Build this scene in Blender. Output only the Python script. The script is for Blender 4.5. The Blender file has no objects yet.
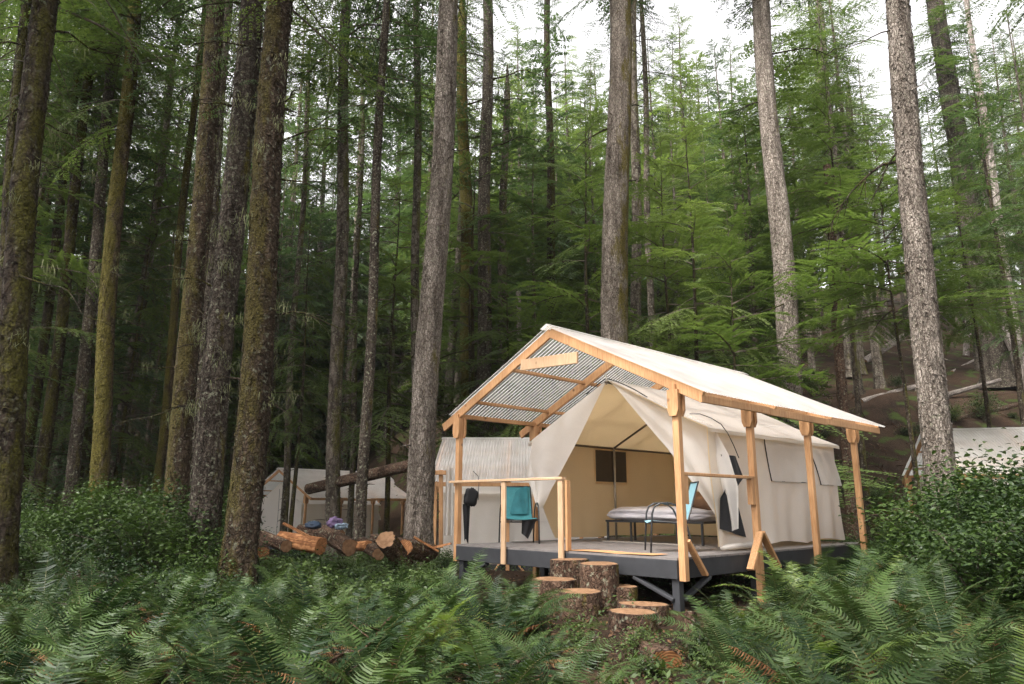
import bpy, math, random
import numpy as np
from mathutils import Matrix, Vector

random.seed(7)
SC = bpy.context.scene
COL = SC.collection
PI = math.pi

# ------------------------------------------------------------------ camera, sky, sun, exposure
EYE = 1.25
PITCH, ROLL, FPX = 0.2239, 0.0033, 718.35
cam_data = bpy.data.cameras.new('camera')
cam_data.sensor_width = 36.0
cam_data.lens = FPX / 1024 * 36.0
cam_data.clip_end = 1500
cam = bpy.data.objects.new('camera', cam_data)
COL.objects.link(cam)
cam.matrix_world = (Matrix.Translation((0, 0, EYE)) @ Matrix.Rotation(PI / 2 + PITCH, 4, 'X')
                    @ Matrix.Rotation(ROLL, 4, 'Z'))
SC.camera = cam

HAZE = 0.00025
SUN_EL, SUN_AZ = math.radians(54), math.radians(224)      # azimuth clockwise from +Y
world = bpy.data.worlds.new('World')
SC.world = world
world.use_nodes = True
wn = world.node_tree
wn.nodes.clear()
w_out = wn.nodes.new('ShaderNodeOutputWorld')
w_bg = wn.nodes.new('ShaderNodeBackground')
w_sky = wn.nodes.new('ShaderNodeTexSky')
w_sky.sky_type = 'NISHITA'
w_sky.sun_disc = False
w_sky.sun_elevation = SUN_EL
w_sky.sun_rotation = SUN_AZ
w_sky.air_density = 1.0
w_sky.dust_density = 4.0
w_hsv = wn.nodes.new('ShaderNodeHueSaturation')           # overcast: nearly colourless sky
w_hsv.inputs['Saturation'].default_value = 0.10
w_tint = wn.nodes.new('ShaderNodeMix')
w_tint.data_type = 'RGBA'
w_tint.blend_type = 'MULTIPLY'
w_tint.inputs[0].default_value = 1.0
w_tint.inputs[7].default_value = (1.0, 0.965, 0.955, 1)
wn.links.new(w_sky.outputs[0], w_hsv.inputs['Color'])
wn.links.new(w_hsv.outputs[0], w_tint.inputs[6])
wn.links.new(w_tint.outputs[2], w_bg.inputs['Color'])
w_bg.inputs['Strength'].default_value = 0.13
wn.links.new(w_bg.outputs[0], w_out.inputs['Surface'])

sun_data = bpy.data.lights.new('sun', 'SUN')
sun_data.energy = 1.5
sun_data.angle = math.radians(18)
sun_data.color = (1.0, 0.97, 0.93)
sun = bpy.data.objects.new('sun', sun_data)
COL.objects.link(sun)
_sd = Vector((math.sin(SUN_AZ) * math.cos(SUN_EL), math.cos(SUN_AZ) * math.cos(SUN_EL), math.sin(SUN_EL)))
sun.rotation_euler = _sd.to_track_quat('Z', 'Y').to_euler()
sun.location = (0, 0, 60)

SC.view_settings.view_transform = 'Standard'
SC.view_settings.look = 'None'
SC.view_settings.exposure = 2.15
SC.view_settings.gamma = 1.0
SC.view_settings.use_curve_mapping = False
SC.cycles.max_bounces = 9
SC.cycles.diffuse_bounces = 6
SC.cycles.glossy_bounces = 2
SC.cycles.transmission_bounces = 8
SC.cycles.transparent_max_bounces = 8
SC.cycles.denoising_prefilter = 'NONE'
SC.cycles.caustics_reflective = False
SC.cycles.caustics_refractive = False


# ------------------------------------------------------------------ pixel helper (places things at a chosen depth)
def ray(px, py):
    xx = (px - 512) / FPX
    yy = -(py - 342) / FPX
    cr, sr = math.cos(ROLL), math.sin(ROLL)
    X = xx * cr - yy * sr
    up = xx * sr + yy * cr
    c, s = math.cos(PITCH), math.sin(PITCH)
    return np.array([X, c - up * s, s + up * c])


def at(px, py, Y):
    D = ray(px, py)
    return np.array([0, 0, EYE]) + D * (Y / D[1])


# ------------------------------------------------------------------ noise
_rs = np.random.RandomState(3)
_H = _rs.rand(4096)


def vnoise(x, y, z=0.0):
    x, y, z = np.broadcast_arrays(np.asarray(x, float), np.asarray(y, float), np.asarray(z, float))
    xi, yi, zi = np.floor(x).astype(np.int64), np.floor(y).astype(np.int64), np.floor(z).astype(np.int64)
    fx, fy, fz = x - xi, y - yi, z - zi
    fx, fy, fz = (f * f * (3 - 2 * f) for f in (fx, fy, fz))

    def h(a, b, c):
        return _H[((a * 7349) ^ (b * 9151) ^ (c * 5413)) & 4095]
    r = 0
    for a in (0, 1):
        for b in (0, 1):
            for c in (0, 1):
                r = r + h(xi + a, yi + b, zi + c) * (fx if a else 1 - fx) * (fy if b else 1 - fy) * (fz if c else 1 - fz)
    return r * 2 - 1


# ------------------------------------------------------------------ object helpers
def mesh_np(name, verts, faces, mats, parent=None, midx=None, smooth=False):
    """faces: (n,4) or (n,3) int array, or a list of such arrays"""
    me = bpy.data.meshes.new(name)
    verts = np.asarray(verts, np.float32)
    if not isinstance(faces, list):
        faces = [faces]
    faces = [np.asarray(f, np.int32) for f in faces if len(f)]
    loops = np.concatenate([f.ravel() for f in faces])
    sizes = np.concatenate([np.full(len(f), f.shape[1], np.int32) for f in faces])
    starts = np.concatenate([[0], np.cumsum(sizes)[:-1]]).astype(np.int32)
    me.vertices.add(len(verts))
    me.vertices.foreach_set('co', verts.ravel())
    me.loops.add(len(loops))
    me.loops.foreach_set('vertex_index', loops)
    me.polygons.add(len(sizes))
    me.polygons.foreach_set('loop_start', starts)
    me.polygons.foreach_set('loop_total', sizes)
    if midx is not None:
        me.polygons.foreach_set('material_index', np.asarray(midx, np.int32))
    me.polygons.foreach_set('use_smooth', np.full(len(sizes), bool(smooth)))
    for m in (mats if isinstance(mats, (list, tuple)) else [mats]):
        me.materials.append(m)
    me.update(calc_edges=True)
    o = bpy.data.objects.new(name, me)
    COL.objects.link(o)
    if parent is not None:
        o.parent = parent
    return o


def tag(o, label=None, cat=None, group=None, kind=None):
    if label:
        o['label'] = label
    if cat:
        o['category'] = cat
    if group:
        o['group'] = group
    if kind:
        o['kind'] = kind
    return o


def thing(name, label, cat, loc=(0, 0, 0), rotz=0.0, group=None):
    o = bpy.data.objects.new(name, None)
    o.empty_display_size = 0.2
    COL.objects.link(o)
    o.location = loc
    o.rotation_euler = (0, 0, rotz)
    return tag(o, label, cat, group)


KIDS = {}


def kids(o):
    return KIDS.setdefault(o.name, list(o.children))


def copy_tree(o, parent=None):
    c = o.copy()
    COL.objects.link(c)
    if parent is not None:
        c.parent = parent
    for ch in kids(o):
        copy_tree(ch, c)
    return c


class MB:
    def __init__(s):
        s.v, s.f3, s.f4, s.n = [], [], [], 0

    def add(s, verts, quads=(), tris=()):
        verts = np.asarray(verts, float)
        if len(quads):
            s.f4.append(np.asarray(quads) + s.n)
        if len(tris):
            s.f3.append(np.asarray(tris) + s.n)
        s.v.append(verts)
        s.n += len(verts)
        return s

    def beam(s, p, q, w, t, up=(0, 0, 1), cut=0.0):
        """board from p to q, w across (perpendicular to up), t along up; small bevel"""
        p, q = np.asarray(p, float), np.asarray(q, float)
        d = q - p
        L = np.linalg.norm(d)
        d = d / L
        up = np.asarray(up, float)
        side = np.cross(up, d)
        if np.linalg.norm(side) < 1e-6:
            side = np.cross((1, 0, 0), d)
        side /= np.linalg.norm(side)
        u = np.cross(d, side)
        b = min(0.006, w * .15, t * .15)
        prof = [(-w / 2 + b, -t / 2), (w / 2 - b, -t / 2), (w / 2, -t / 2 + b), (w / 2, t / 2 - b), (w / 2 - b, t / 2),
                (-w / 2 + b, t / 2), (-w / 2, t / 2 - b), (-w / 2, -t / 2 + b)]
        vs = [p + side * a + u * c for a, c in prof] + [q + side * a + u * c for a, c in prof]
        k = 8
        qs = [(i, (i + 1) % k, (i + 1) % k + k, i + k) for i in range(k)]
        caps = [(0, 3, 2, 1), (0, 5, 4, 3), (0, 7, 6, 5), (8, 9, 10, 11), (8, 11, 12, 13), (8, 13, 14, 15)]
        return s.add(vs, qs + caps)

    def box(s, lo, hi):
        (x0, y0, z0), (x1, y1, z1) = lo, hi
        v = [(x, y, z) for z in (z0, z1) for y in (y0, y1) for x in (x0, x1)]
        return s.add(v, [(0, 2, 3, 1), (4, 5, 7, 6), (0, 1, 5, 4), (1, 3, 7, 5), (3, 2, 6, 7), (2, 0, 4, 6)])

    def prism(s, poly, t, M):
        """polygon (list of 2D) extruded by t, mapped by M(a,b,c)->xyz"""
        n = len(poly)
        vs = [M(a, b, 0) for a, b in poly] + [M(a, b, t) for a, b in poly]
        qs = [(i, (i + 1) % n, (i + 1) % n + n, i + n) for i in range(n)]
        ts = [(0, i + 1, i) for i in range(1, n - 1)] + [(n, n + i, n + i + 1) for i in range(1, n - 1)]
        return s.add(vs, qs, ts)

    def tube(s, path, r, seg=8, caps=True):
        P = np.asarray(path, float)
        n = len(P)
        R = np.broadcast_to(np.asarray(r, float), (n,))
        T = np.gradient(P, axis=0)
        T /= np.linalg.norm(T, axis=1)[:, None] + 1e-9
        ref = np.array([0, 0, 1.0]) if abs(T[0][2]) < .9 else np.array([1.0, 0, 0])
        vs = []
        a = np.arange(seg) * 2 * PI / seg
        for i in range(n):
            s1 = np.cross(ref, T[i])
            s1 /= np.linalg.norm(s1) + 1e-9
            s2 = np.cross(T[i], s1)
            ref = np.cross(s1, T[i]) * -1 if False else s2
            vs.append(P[i] + R[i] * (np.cos(a)[:, None] * s1 + np.sin(a)[:, None] * s2))
        V = np.concatenate(vs)
        qs = []
        for i in range(n - 1):
            for j in range(seg):
                j2 = (j + 1) % seg
                qs.append((i * seg + j, i * seg + j2, (i + 1) * seg + j2, (i + 1) * seg + j))
        ts = []
        if caps:
            V = np.concatenate([V, P[:1], P[-1:]])
            c0, c1 = n * seg, n * seg + 1
            for j in range(seg):
                j2 = (j + 1) % seg
                ts.append((c0, j2, j))
                ts.append((c1, (n - 1) * seg + j, (n - 1) * seg + j2))
        return s.add(V, qs, ts)

    def grid(s, fn, nu, nv):
        u, v = np.meshgrid(np.linspace(0, 1, nu), np.linspace(0, 1, nv))
        V = fn(u.ravel(), v.ravel())
        qs = [(j * nu + i, j * nu + i + 1, (j + 1) * nu + i + 1, (j + 1) * nu + i) for j in range(nv - 1) for i in range(nu - 1)]
        return s.add(V, qs)

    def build(s, name, mat, parent=None, smooth=False):
        fs = []
        if s.f4:
            fs.append(np.concatenate(s.f4))
        if s.f3:
            fs.append(np.concatenate(s.f3))
        return mesh_np(name, np.concatenate(s.v), fs, mat, parent, smooth=smooth)


# ------------------------------------------------------------------ materials
def new_mat(name):
    m = bpy.data.materials.new(name)
    m.use_nodes = True
    nt = m.node_tree
    nt.nodes.clear()
    out = nt.nodes.new('ShaderNodeOutputMaterial')
    return m, nt, out


def N(nt, typ, **kw):
    n = nt.nodes.new(typ)
    for k, v in kw.items():
        if k in n.inputs:
            n.inputs[k].default_value = v
        else:
            setattr(n, k, v)
    return n


def ramp(nt, src, stops):
    r = nt.nodes.new('ShaderNodeValToRGB')
    el = r.color_ramp.elements
    while len(el) < len(stops):
        el.new(0.5)
    for e, (p, c) in zip(el, stops):
        e.position = p
        e.color = (*c, 1) if len(c) == 3 else c
    nt.links.new(src, r.inputs[0])
    return r


def mixrgb(nt, fac, a, b, mode='MIX'):
    n = nt.nodes.new('ShaderNodeMix')
    n.data_type = 'RGBA'
    n.blend_type = mode
    for sock, val in ((0, fac), (6, a), (7, b)):
        if hasattr(val, 'links'):
            nt.links.new(val, n.inputs[sock])
        elif isinstance(val, (int, float)):
            n.inputs[sock].default_value = val if sock == 0 else (val, val, val, 1)
        else:
            n.inputs[sock].default_value = (*val, 1)
    return n.outputs[2]


def coords(nt, scale=(1, 1, 1), kind='Object'):
    tc = nt.nodes.new('ShaderNodeTexCoord')
    mp = nt.nodes.new('ShaderNodeMapping')
    mp.inputs['Scale'].default_value = scale
    nt.links.new(tc.outputs[kind], mp.inputs['Vector'])
    return mp.outputs[0]


def obj_rand(nt):
    return nt.nodes.new('ShaderNodeObjectInfo').outputs['Random']


def leaf_mat(name, dark, light, rough=0.5, trans=0.35, tcol=None, spec=0.4, rnd=0.35, nscale=3.0):
    m, nt, out = new_mat(name)
    v = coords(nt)
    nz = N(nt, 'ShaderNodeTexNoise', Scale=nscale, Detail=3.0)
    nt.links.new(v, nz.inputs['Vector'])
    mixf = N(nt, 'ShaderNodeMath', operation='MULTIPLY_ADD')
    nt.links.new(obj_rand(nt), mixf.inputs[0])
    mixf.inputs[1].default_value = rnd
    sub = N(nt, 'ShaderNodeMath', operation='SUBTRACT')
    nt.links.new(nz.outputs['Fac'], sub.inputs[0])
    sub.inputs[1].default_value = rnd / 2
    nt.links.new(sub.outputs[0], mixf.inputs[2])
    col = ramp(nt, mixf.outputs[0], [(0.3, dark), (0.7, light)])
    bs = N(nt, 'ShaderNodeBsdfPrincipled', Roughness=rough)
    bs.inputs['Specular IOR Level'].default_value = spec
    nt.links.new(col.outputs[0], bs.inputs['Base Color'])
    tr = N(nt, 'ShaderNodeBsdfTranslucent')
    tc = mixrgb(nt, 1.0, col.outputs[0], tcol or (1.25, 1.35, 0.8), 'MULTIPLY')
    nt.links.new(tc, tr.inputs['Color'])
    mx = N(nt, 'ShaderNodeMixShader')
    mx.inputs[0].default_value = trans
    nt.links.new(bs.outputs[0], mx.inputs[1])
    nt.links.new(tr.outputs[0], mx.inputs[2])
    nt.links.new(mx.outputs[0], out.inputs['Surface'])
    return m


def bark_mat(name, dark, light, moss=0.0, moss_col=(0.12, 0.10, 0.012), scale=1.0, lichen=0.25, mdir=(1, -0.3), bump=1.0, plate=(9, 9, 3.2), wob=.3):
    m, nt, out = new_mat(name)
    v = coords(nt)
    vo = N(nt, 'ShaderNodeTexVoronoi', feature='DISTANCE_TO_EDGE')
    vo.inputs['Scale'].default_value = 1.0
    mp = N(nt, 'ShaderNodeMapping')
    mp.inputs['Scale'].default_value = tuple(p * scale for p in plate)
    wobn = N(nt, 'ShaderNodeTexNoise', Scale=6.0, Detail=3.0)
    nt.links.new(v, wobn.inputs['Vector'])
    addv = N(nt, 'ShaderNodeVectorMath', operation='MULTIPLY_ADD')
    nt.links.new(wobn.outputs['Color'], addv.inputs[0])
    addv.inputs[1].default_value = (wob, wob, wob)
    nt.links.new(v, addv.inputs[2])
    nt.links.new(addv.outputs[0], mp.inputs['Vector'])
    nt.links.new(mp.outputs[0], vo.inputs['Vector'])
    n1 = N(nt, 'ShaderNodeTexNoise', Scale=2.2, Detail=6.0, Roughness=0.65)
    mp2 = N(nt, 'ShaderNodeMapping')
    mp2.inputs['Scale'].default_value = (3, 3, .7)
    nt.links.new(v, mp2.inputs['Vector'])
    nt.links.new(mp2.outputs[0], n1.inputs['Vector'])
    n2 = N(nt, 'ShaderNodeTexNoise', Scale=38.0, Detail=4.0, Roughness=0.7)
    nt.links.new(v, n2.inputs['Vector'])
    c1 = ramp(nt, n1.outputs['Fac'], [(0.3, dark), (0.68, light)])
    crack = ramp(nt, vo.outputs['Distance'], [(0.0, (.30, .27, .25)), (0.20, (1, 1, 1))])
    c2 = mixrgb(nt, 0.85, c1.outputs[0], crack.outputs[0], 'MULTIPLY')
    grain = ramp(nt, n2.outputs['Fac'], [(0.35, (.45, .43, .41)), (0.65, (1.3, 1.3, 1.3))])
    c3 = mixrgb(nt, 0.8, c2, grain.outputs[0], 'MULTIPLY')
    n5 = N(nt, 'ShaderNodeTexNoise', Scale=1.0, Detail=4.0, Roughness=.6)
    mp5 = N(nt, 'ShaderNodeMapping')
    mp5.inputs['Scale'].default_value = (5, 5, .5)
    nt.links.new(v, mp5.inputs['Vector'])
    nt.links.new(mp5.outputs[0], n5.inputs['Vector'])
    streak = ramp(nt, n5.outputs['Fac'], [(0.32, (.42, .38, .35)), (0.6, (1.15, 1.12, 1.1))])
    c3 = mixrgb(nt, .9, c3, streak.outputs[0], 'MULTIPLY')
    # pale lichen flecks
    n3 = N(nt, 'ShaderNodeTexNoise', Scale=16.0, Detail=4.0)
    nt.links.new(v, n3.inputs['Vector'])
    lf = ramp(nt, n3.outputs['Fac'], [(0.60 - .08 * lichen, (0, 0, 0)), (0.70, (lichen * 2, lichen * 2, lichen * 2))])
    c4 = mixrgb(nt, lf.outputs[0], c3, (0.30, 0.31, 0.22))
    # moss: patchy, mostly on one side of the stem
    if moss > 0:
        geo = N(nt, 'ShaderNodeNewGeometry')
        dot = N(nt, 'ShaderNodeVectorMath', operation='DOT_PRODUCT')
        nt.links.new(geo.outputs['Normal'], dot.inputs[0])
        dn = math.hypot(*mdir)
        dot.inputs[1].default_value = (mdir[0] / dn, mdir[1] / dn, 0.25)
        n4 = N(nt, 'ShaderNodeTexNoise', Scale=1.3, Detail=5.0, Roughness=0.7)
        mp4 = N(nt, 'ShaderNodeMapping')
        mp4.inputs['Scale'].default_value = (3, 3, 1)
        nt.links.new(v, mp4.inputs['Vector'])
        nt.links.new(mp4.outputs[0], n4.inputs['Vector'])
        ma = N(nt, 'ShaderNodeMath', operation='MULTIPLY_ADD')
        nt.links.new(dot.outputs['Value'], ma.inputs[0])
        ma.inputs[1].default_value = 0.16
        nt.links.new(n4.outputs['Fac'], ma.inputs[2])
        lo = 0.78 - 0.5 * moss
        mf = ramp(nt, ma.outputs[0], [(lo, (0, 0, 0)), (lo + .14, (.92, .92, .92))])
        mcv = ramp(nt, n2.outputs['Fac'], [(0.35, tuple(x * .3 for x in moss_col)), (0.68, tuple(x * 1.4 for x in moss_col))])
        c4 = mixrgb(nt, mf.outputs[0], c4, mcv.outputs[0])
    ov = N(nt, 'ShaderNodeHueSaturation')
    mr = N(nt, 'ShaderNodeMapRange')
    mr.inputs['To Min'].default_value = 0.75
    mr.inputs['To Max'].default_value = 1.2
    nt.links.new(obj_rand(nt), mr.inputs['Value'])
    nt.links.new(mr.outputs[0], ov.inputs['Value'])
    nt.links.new(c4, ov.inputs['Color'])
    bs = N(nt, 'ShaderNodeBsdfPrincipled', Roughness=0.92)
    bs.inputs['Specular IOR Level'].default_value = 0.15
    nt.links.new(ov.outputs[0], bs.inputs['Base Color'])
    hs = N(nt, 'ShaderNodeMath', operation='MULTIPLY_ADD')
    nt.links.new(crack.outputs[0], hs.inputs[0])
    hs.inputs[1].default_value = 0.7
    nt.links.new(n2.outputs['Fac'], hs.inputs[2])
    bp = N(nt, 'ShaderNodeBump', Strength=bump, Distance=0.035)
    nt.links.new(hs.outputs[0], bp.inputs['Height'])
    nt.links.new(bp.outputs[0], bs.inputs['Normal'])
    nt.links.new(bs.outputs[0], out.inputs['Surface'])
    return m


def simple_mat(name, col, rough=0.6, var=0.25, nscale=8.0, bump=0.0, spec=0.3, metallic=0.0, stretch=(1, 1, 1)):
    m, nt, out = new_mat(name)
    v = coords(nt, stretch)
    nz = N(nt, 'ShaderNodeTexNoise', Scale=nscale, Detail=5.0, Roughness=0.6)
    nt.links.new(v, nz.inputs['Vector'])
    c = ramp(nt, nz.outputs['Fac'], [(0.3, tuple(x * (1 - var) for x in col)), (0.7, tuple(x * (1 + var) for x in col))])
    bs = N(nt, 'ShaderNodeBsdfPrincipled', Roughness=rough, Metallic=metallic)
    bs.inputs['Specular IOR Level'].default_value = spec
    nt.links.new(c.outputs[0], bs.inputs['Base Color'])
    if bump:
        bp = N(nt, 'ShaderNodeBump', Strength=bump, Distance=0.01)
        nt.links.new(nz.outputs['Fac'], bp.inputs['Height'])
        nt.links.new(bp.outputs[0], bs.inputs['Normal'])
    nt.links.new(bs.outputs[0], out.inputs['Surface'])
    return m


def wood_mat(name, a, b, knots=True, rough=0.65):
    """sawn lumber: streaks that run along whichever axis is long are approximated by 3D noise with strong low-frequency tone per board"""
    m, nt, out = new_mat(name)
    v = coords(nt)
    n1 = N(nt, 'ShaderNodeTexNoise', Scale=70.0, Detail=4.0, Distortion=0.6)
    mp = N(nt, 'ShaderNodeMapping')
    mp.inputs['Scale'].default_value = (1.0, 1.0, 0.07)
    nt.links.new(v, mp.inputs['Vector'])
    nt.links.new(mp.outputs[0], n1.inputs['Vector'])
    n2 = N(nt, 'ShaderNodeTexNoise', Scale=1.6, Detail=2.0)
    nt.links.new(v, n2.inputs['Vector'])
    c1 = ramp(nt, n1.outputs['Fac'], [(0.3, a), (0.7, b)])
    tone = ramp(nt, n2.outputs['Fac'], [(0.3, (.72, .68, .62)), (0.7, (1.12, 1.1, 1.08))])
    c2 = mixrgb(nt, 1.0, c1.outputs[0], tone.outputs[0], 'MULTIPLY')
    vo = N(nt, 'ShaderNodeTexVoronoi', Scale=3.6)
    nt.links.new(v, vo.inputs['Vector'])
    kf = ramp(nt, vo.outputs['Distance'], [(0.06, (.9, .9, .9)), (0.13, (0, 0, 0))])
    c3 = mixrgb(nt, kf.outputs[0], c2, tuple(x * .35 for x in a))
    bs = N(nt, 'ShaderNodeBsdfPrincipled', Roughness=rough)
    bs.inputs['Specular IOR Level'].default_value = 0.25
    nt.links.new(c3, bs.inputs['Base Color'])
    nt.links.new(bs.outputs[0], out.inputs['Surface'])
    return m


def canvas_mat(name, col, tcol, trans, weave=260.0, stain=0.12):
    m, nt, out = new_mat(name)
    v = coords(nt)
    n1 = N(nt, 'ShaderNodeTexNoise', Scale=1.7, Detail=5.0, Roughness=0.65)
    nt.links.new(v, n1.inputs['Vector'])
    n2 = N(nt, 'ShaderNodeTexNoise', Scale=weave, Detail=1.0)
    nt.links.new(v, n2.inputs['Vector'])
    c = ramp(nt, n1.outputs['Fac'], [(0.3, tuple(x * (1 - stain) for x in col)), (0.65, col)])
    bs = N(nt, 'ShaderNodeBsdfPrincipled', Roughness=0.9)
    bs.inputs['Specular IOR Level'].default_value = 0.1
    nt.links.new(c.outputs[0], bs.inputs['Base Color'])
    n3 = N(nt, 'ShaderNodeTexNoise', Scale=5.0, Detail=4.0)
    nt.links.new(v, n3.inputs['Vector'])
    bp = N(nt, 'ShaderNodeBump', Strength=0.35, Distance=0.03)
    nt.links.new(n3.outputs['Fac'], bp.inputs['Height'])
    bp2 = N(nt, 'ShaderNodeBump', Strength=0.15, Distance=0.002)
    nt.links.new(n2.outputs['Fac'], bp2.inputs['Height'])
    nt.links.new(bp.outputs[0], bp2.inputs['Normal'])
    nt.links.new(bp2.outputs[0], bs.inputs['Normal'])
    tr = N(nt, 'ShaderNodeBsdfTranslucent', Color=(*tcol, 1))
    mx = N(nt, 'ShaderNodeMixShader')
    mx.inputs[0].default_value = trans
    nt.links.new(bs.outputs[0], mx.inputs[1])
    nt.links.new(tr.outputs[0], mx.inputs[2])
    nt.links.new(mx.outputs[0], out.inputs['Surface'])
    return m


M = {}
M['needle_mid'] = leaf_mat('needles_mid_green', (0.055, 0.088, 0.028), (0.125, 0.165, 0.052), rough=.6, trans=.38, spec=.25)
M['needle_dark'] = leaf_mat('needles_dark_green', (0.042, 0.072, 0.034), (0.085, 0.130, 0.054), rough=.6, trans=.35, spec=.25)
M['needle_light'] = leaf_mat('needles_light_green', (0.085, 0.125, 0.034), (0.165, 0.215, 0.066), rough=.55, trans=.4, spec=.25)
M['twig'] = simple_mat('twig_bark', (0.07, 0.055, 0.04), rough=.9, var=.4)
M['fern'] = leaf_mat('fern_green', (0.009, 0.024, 0.006), (0.050, 0.086, 0.021), rough=.5, trans=.2, spec=.27, rnd=.55)
M['fern_pale'] = leaf_mat('fern_pale_green', (0.018, 0.036, 0.010), (0.064, 0.098, 0.028), rough=.5, trans=.2, spec=.27)
M['fern_young'] = leaf_mat('fern_yellow_green', (0.07, 0.11, 0.02), (0.13, 0.18, 0.035), rough=.45, trans=.4, spec=.4)
M['fern_dead'] = leaf_mat('fern_dead_brown', (0.10, 0.045, 0.018), (0.24, 0.13, 0.06), rough=.8, trans=.2, tcol=(1.2, .9, .6), spec=.2)
M['salal'] = leaf_mat('salal_leaf', (0.010, 0.026, 0.006), (0.056, 0.096, 0.018), rough=.42, trans=.22, spec=.38, rnd=.45, nscale=9)
M['herb'] = leaf_mat('herb_leaf', (0.014, 0.030, 0.007), (0.062, 0.098, 0.022), rough=.5, trans=.28, spec=.4, nscale=9)
M['litter'] = leaf_mat('dry_leaf', (0.045, 0.025, 0.014), (0.15, 0.08, 0.04), rough=.85, trans=.1, tcol=(1, .9, .7), spec=.2, nscale=12)
M['lichen'] = leaf_mat('beard_lichen', (0.13, 0.14, 0.075), (0.24, 0.25, 0.14), rough=.9, trans=.3, spec=.1)

M['bark_grey'] = bark_mat('bark_grey', (0.175, 0.150, 0.126), (0.40, 0.36, 0.315), moss=.16, moss_col=(.13, .11, .02), lichen=.2, plate=(24, 24, 5.5), wob=.14)
M['bark_side_moss'] = bark_mat('bark_grey_moss_side', (0.18, 0.15, 0.122), (0.41, 0.365, 0.31), moss=.56, moss_col=(.15, .12, .022), lichen=.2, mdir=(1, .1), plate=(22, 22, 4.5), wob=.14)
M['bark_brown'] = bark_mat('bark_brown', (0.052, 0.043, 0.034), (0.160, 0.136, 0.11), moss=.2, lichen=.35, plate=(15, 15, 8))
M['bark_moss'] = bark_mat('bark_mossy', (0.042, 0.031, 0.021), (0.12, 0.09, 0.062), moss=.46, moss_col=(.085, .070, .020), lichen=.25, mdir=(-.6, -1), plate=(15, 15, 9))
M['bark_yellow'] = bark_mat('bark_yellow_moss', (0.05, 0.037, 0.024), (0.13, 0.10, 0.065), moss=.62, moss_col=(.110, .094, .020), lichen=.1, mdir=(-.3, -1))
M['bark_dark'] = bark_mat('bark_dark', (0.030, 0.023, 0.017), (0.085, 0.067, 0.049), moss=.42, moss_col=(.075, .07, .012), lichen=.2, mdir=(.6, -.6))
M['bark_far'] = bark_mat('bark_far', (0.080, 0.068, 0.055), (0.23, 0.20, 0.165), moss=.36, moss_col=(.10, .095, .018), lichen=.35, plate=(5, 5, 2))
M['bark_white'] = bark_mat('bark_bleached', (0.30, 0.27, 0.24), (0.52, 0.48, 0.44), moss=0, lichen=.0, plate=(30, 30, 2), wob=.1)
M['bark_log'] = bark_mat('bark_log', (0.070, 0.042, 0.029), (0.18, 0.118, 0.082), moss=.25, lichen=.3, plate=(16, 16, 5))
M['lumber'] = wood_mat('new_lumber', (0.35, 0.18, 0.082), (0.50, 0.30, 0.155))
M['lumber_pale'] = wood_mat('pale_lumber', (0.40, 0.26, 0.155), (0.53, 0.38, 0.25))
M['deck_paint'] = simple_mat('grey_deck_paint', (0.027, 0.028, 0.031), rough=.65, var=.2, nscale=5, bump=.15)
M['deck_top'] = simple_mat('worn_grey_boards', (0.15, 0.135, 0.128), rough=.6, var=.22, nscale=7, bump=.2, stretch=(1, 1, 1))
M['canvas'] = canvas_mat('cream_canvas', (0.68, 0.655, 0.635), (0.88, 0.80, 0.67), .48)
M['backlight_tan'] = canvas_mat('tan_painted_backlight', (0.74, 0.61, 0.43), (0.96, 0.80, 0.55), .64)  # amber of light coming through canvas, put into the colour of an added layer
M['black'] = simple_mat('black_trim', (0.012, 0.012, 0.013), rough=.6, var=.2)
M['mesh'] = simple_mat('dark_mosquito_mesh', (0.018, 0.018, 0.020), rough=.7, var=.3, nscale=30)
M['steel'] = simple_mat('black_painted_steel', (0.015, 0.015, 0.016), rough=.35, var=.1, spec=.5)
M['alu'] = simple_mat('galvanised_pole', (0.36, 0.33, 0.29), rough=.4, var=.1, metallic=.6)
M['window'] = simple_mat('dark_window_screen', (0.045, 0.035, 0.024), rough=.7, var=.2, nscale=40)
M['teal'] = simple_mat('teal_sling_fabric', (0.028, 0.15, 0.165), rough=.6, var=.15, nscale=20)
M['paleblue'] = simple_mat('pale_blue_sling_fabric', (0.22, 0.40, 0.46), rough=.6, var=.1, nscale=20)
M['duvet'] = simple_mat('grey_duvet', (0.46, 0.44, 0.46), rough=.95, var=.1, nscale=4, bump=.3)
M['brown_cloth'] = simple_mat('brown_blanket', (0.16, 0.09, 0.05), rough=.95, var=.2, nscale=6, bump=.4)
M['cut'] = None


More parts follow.
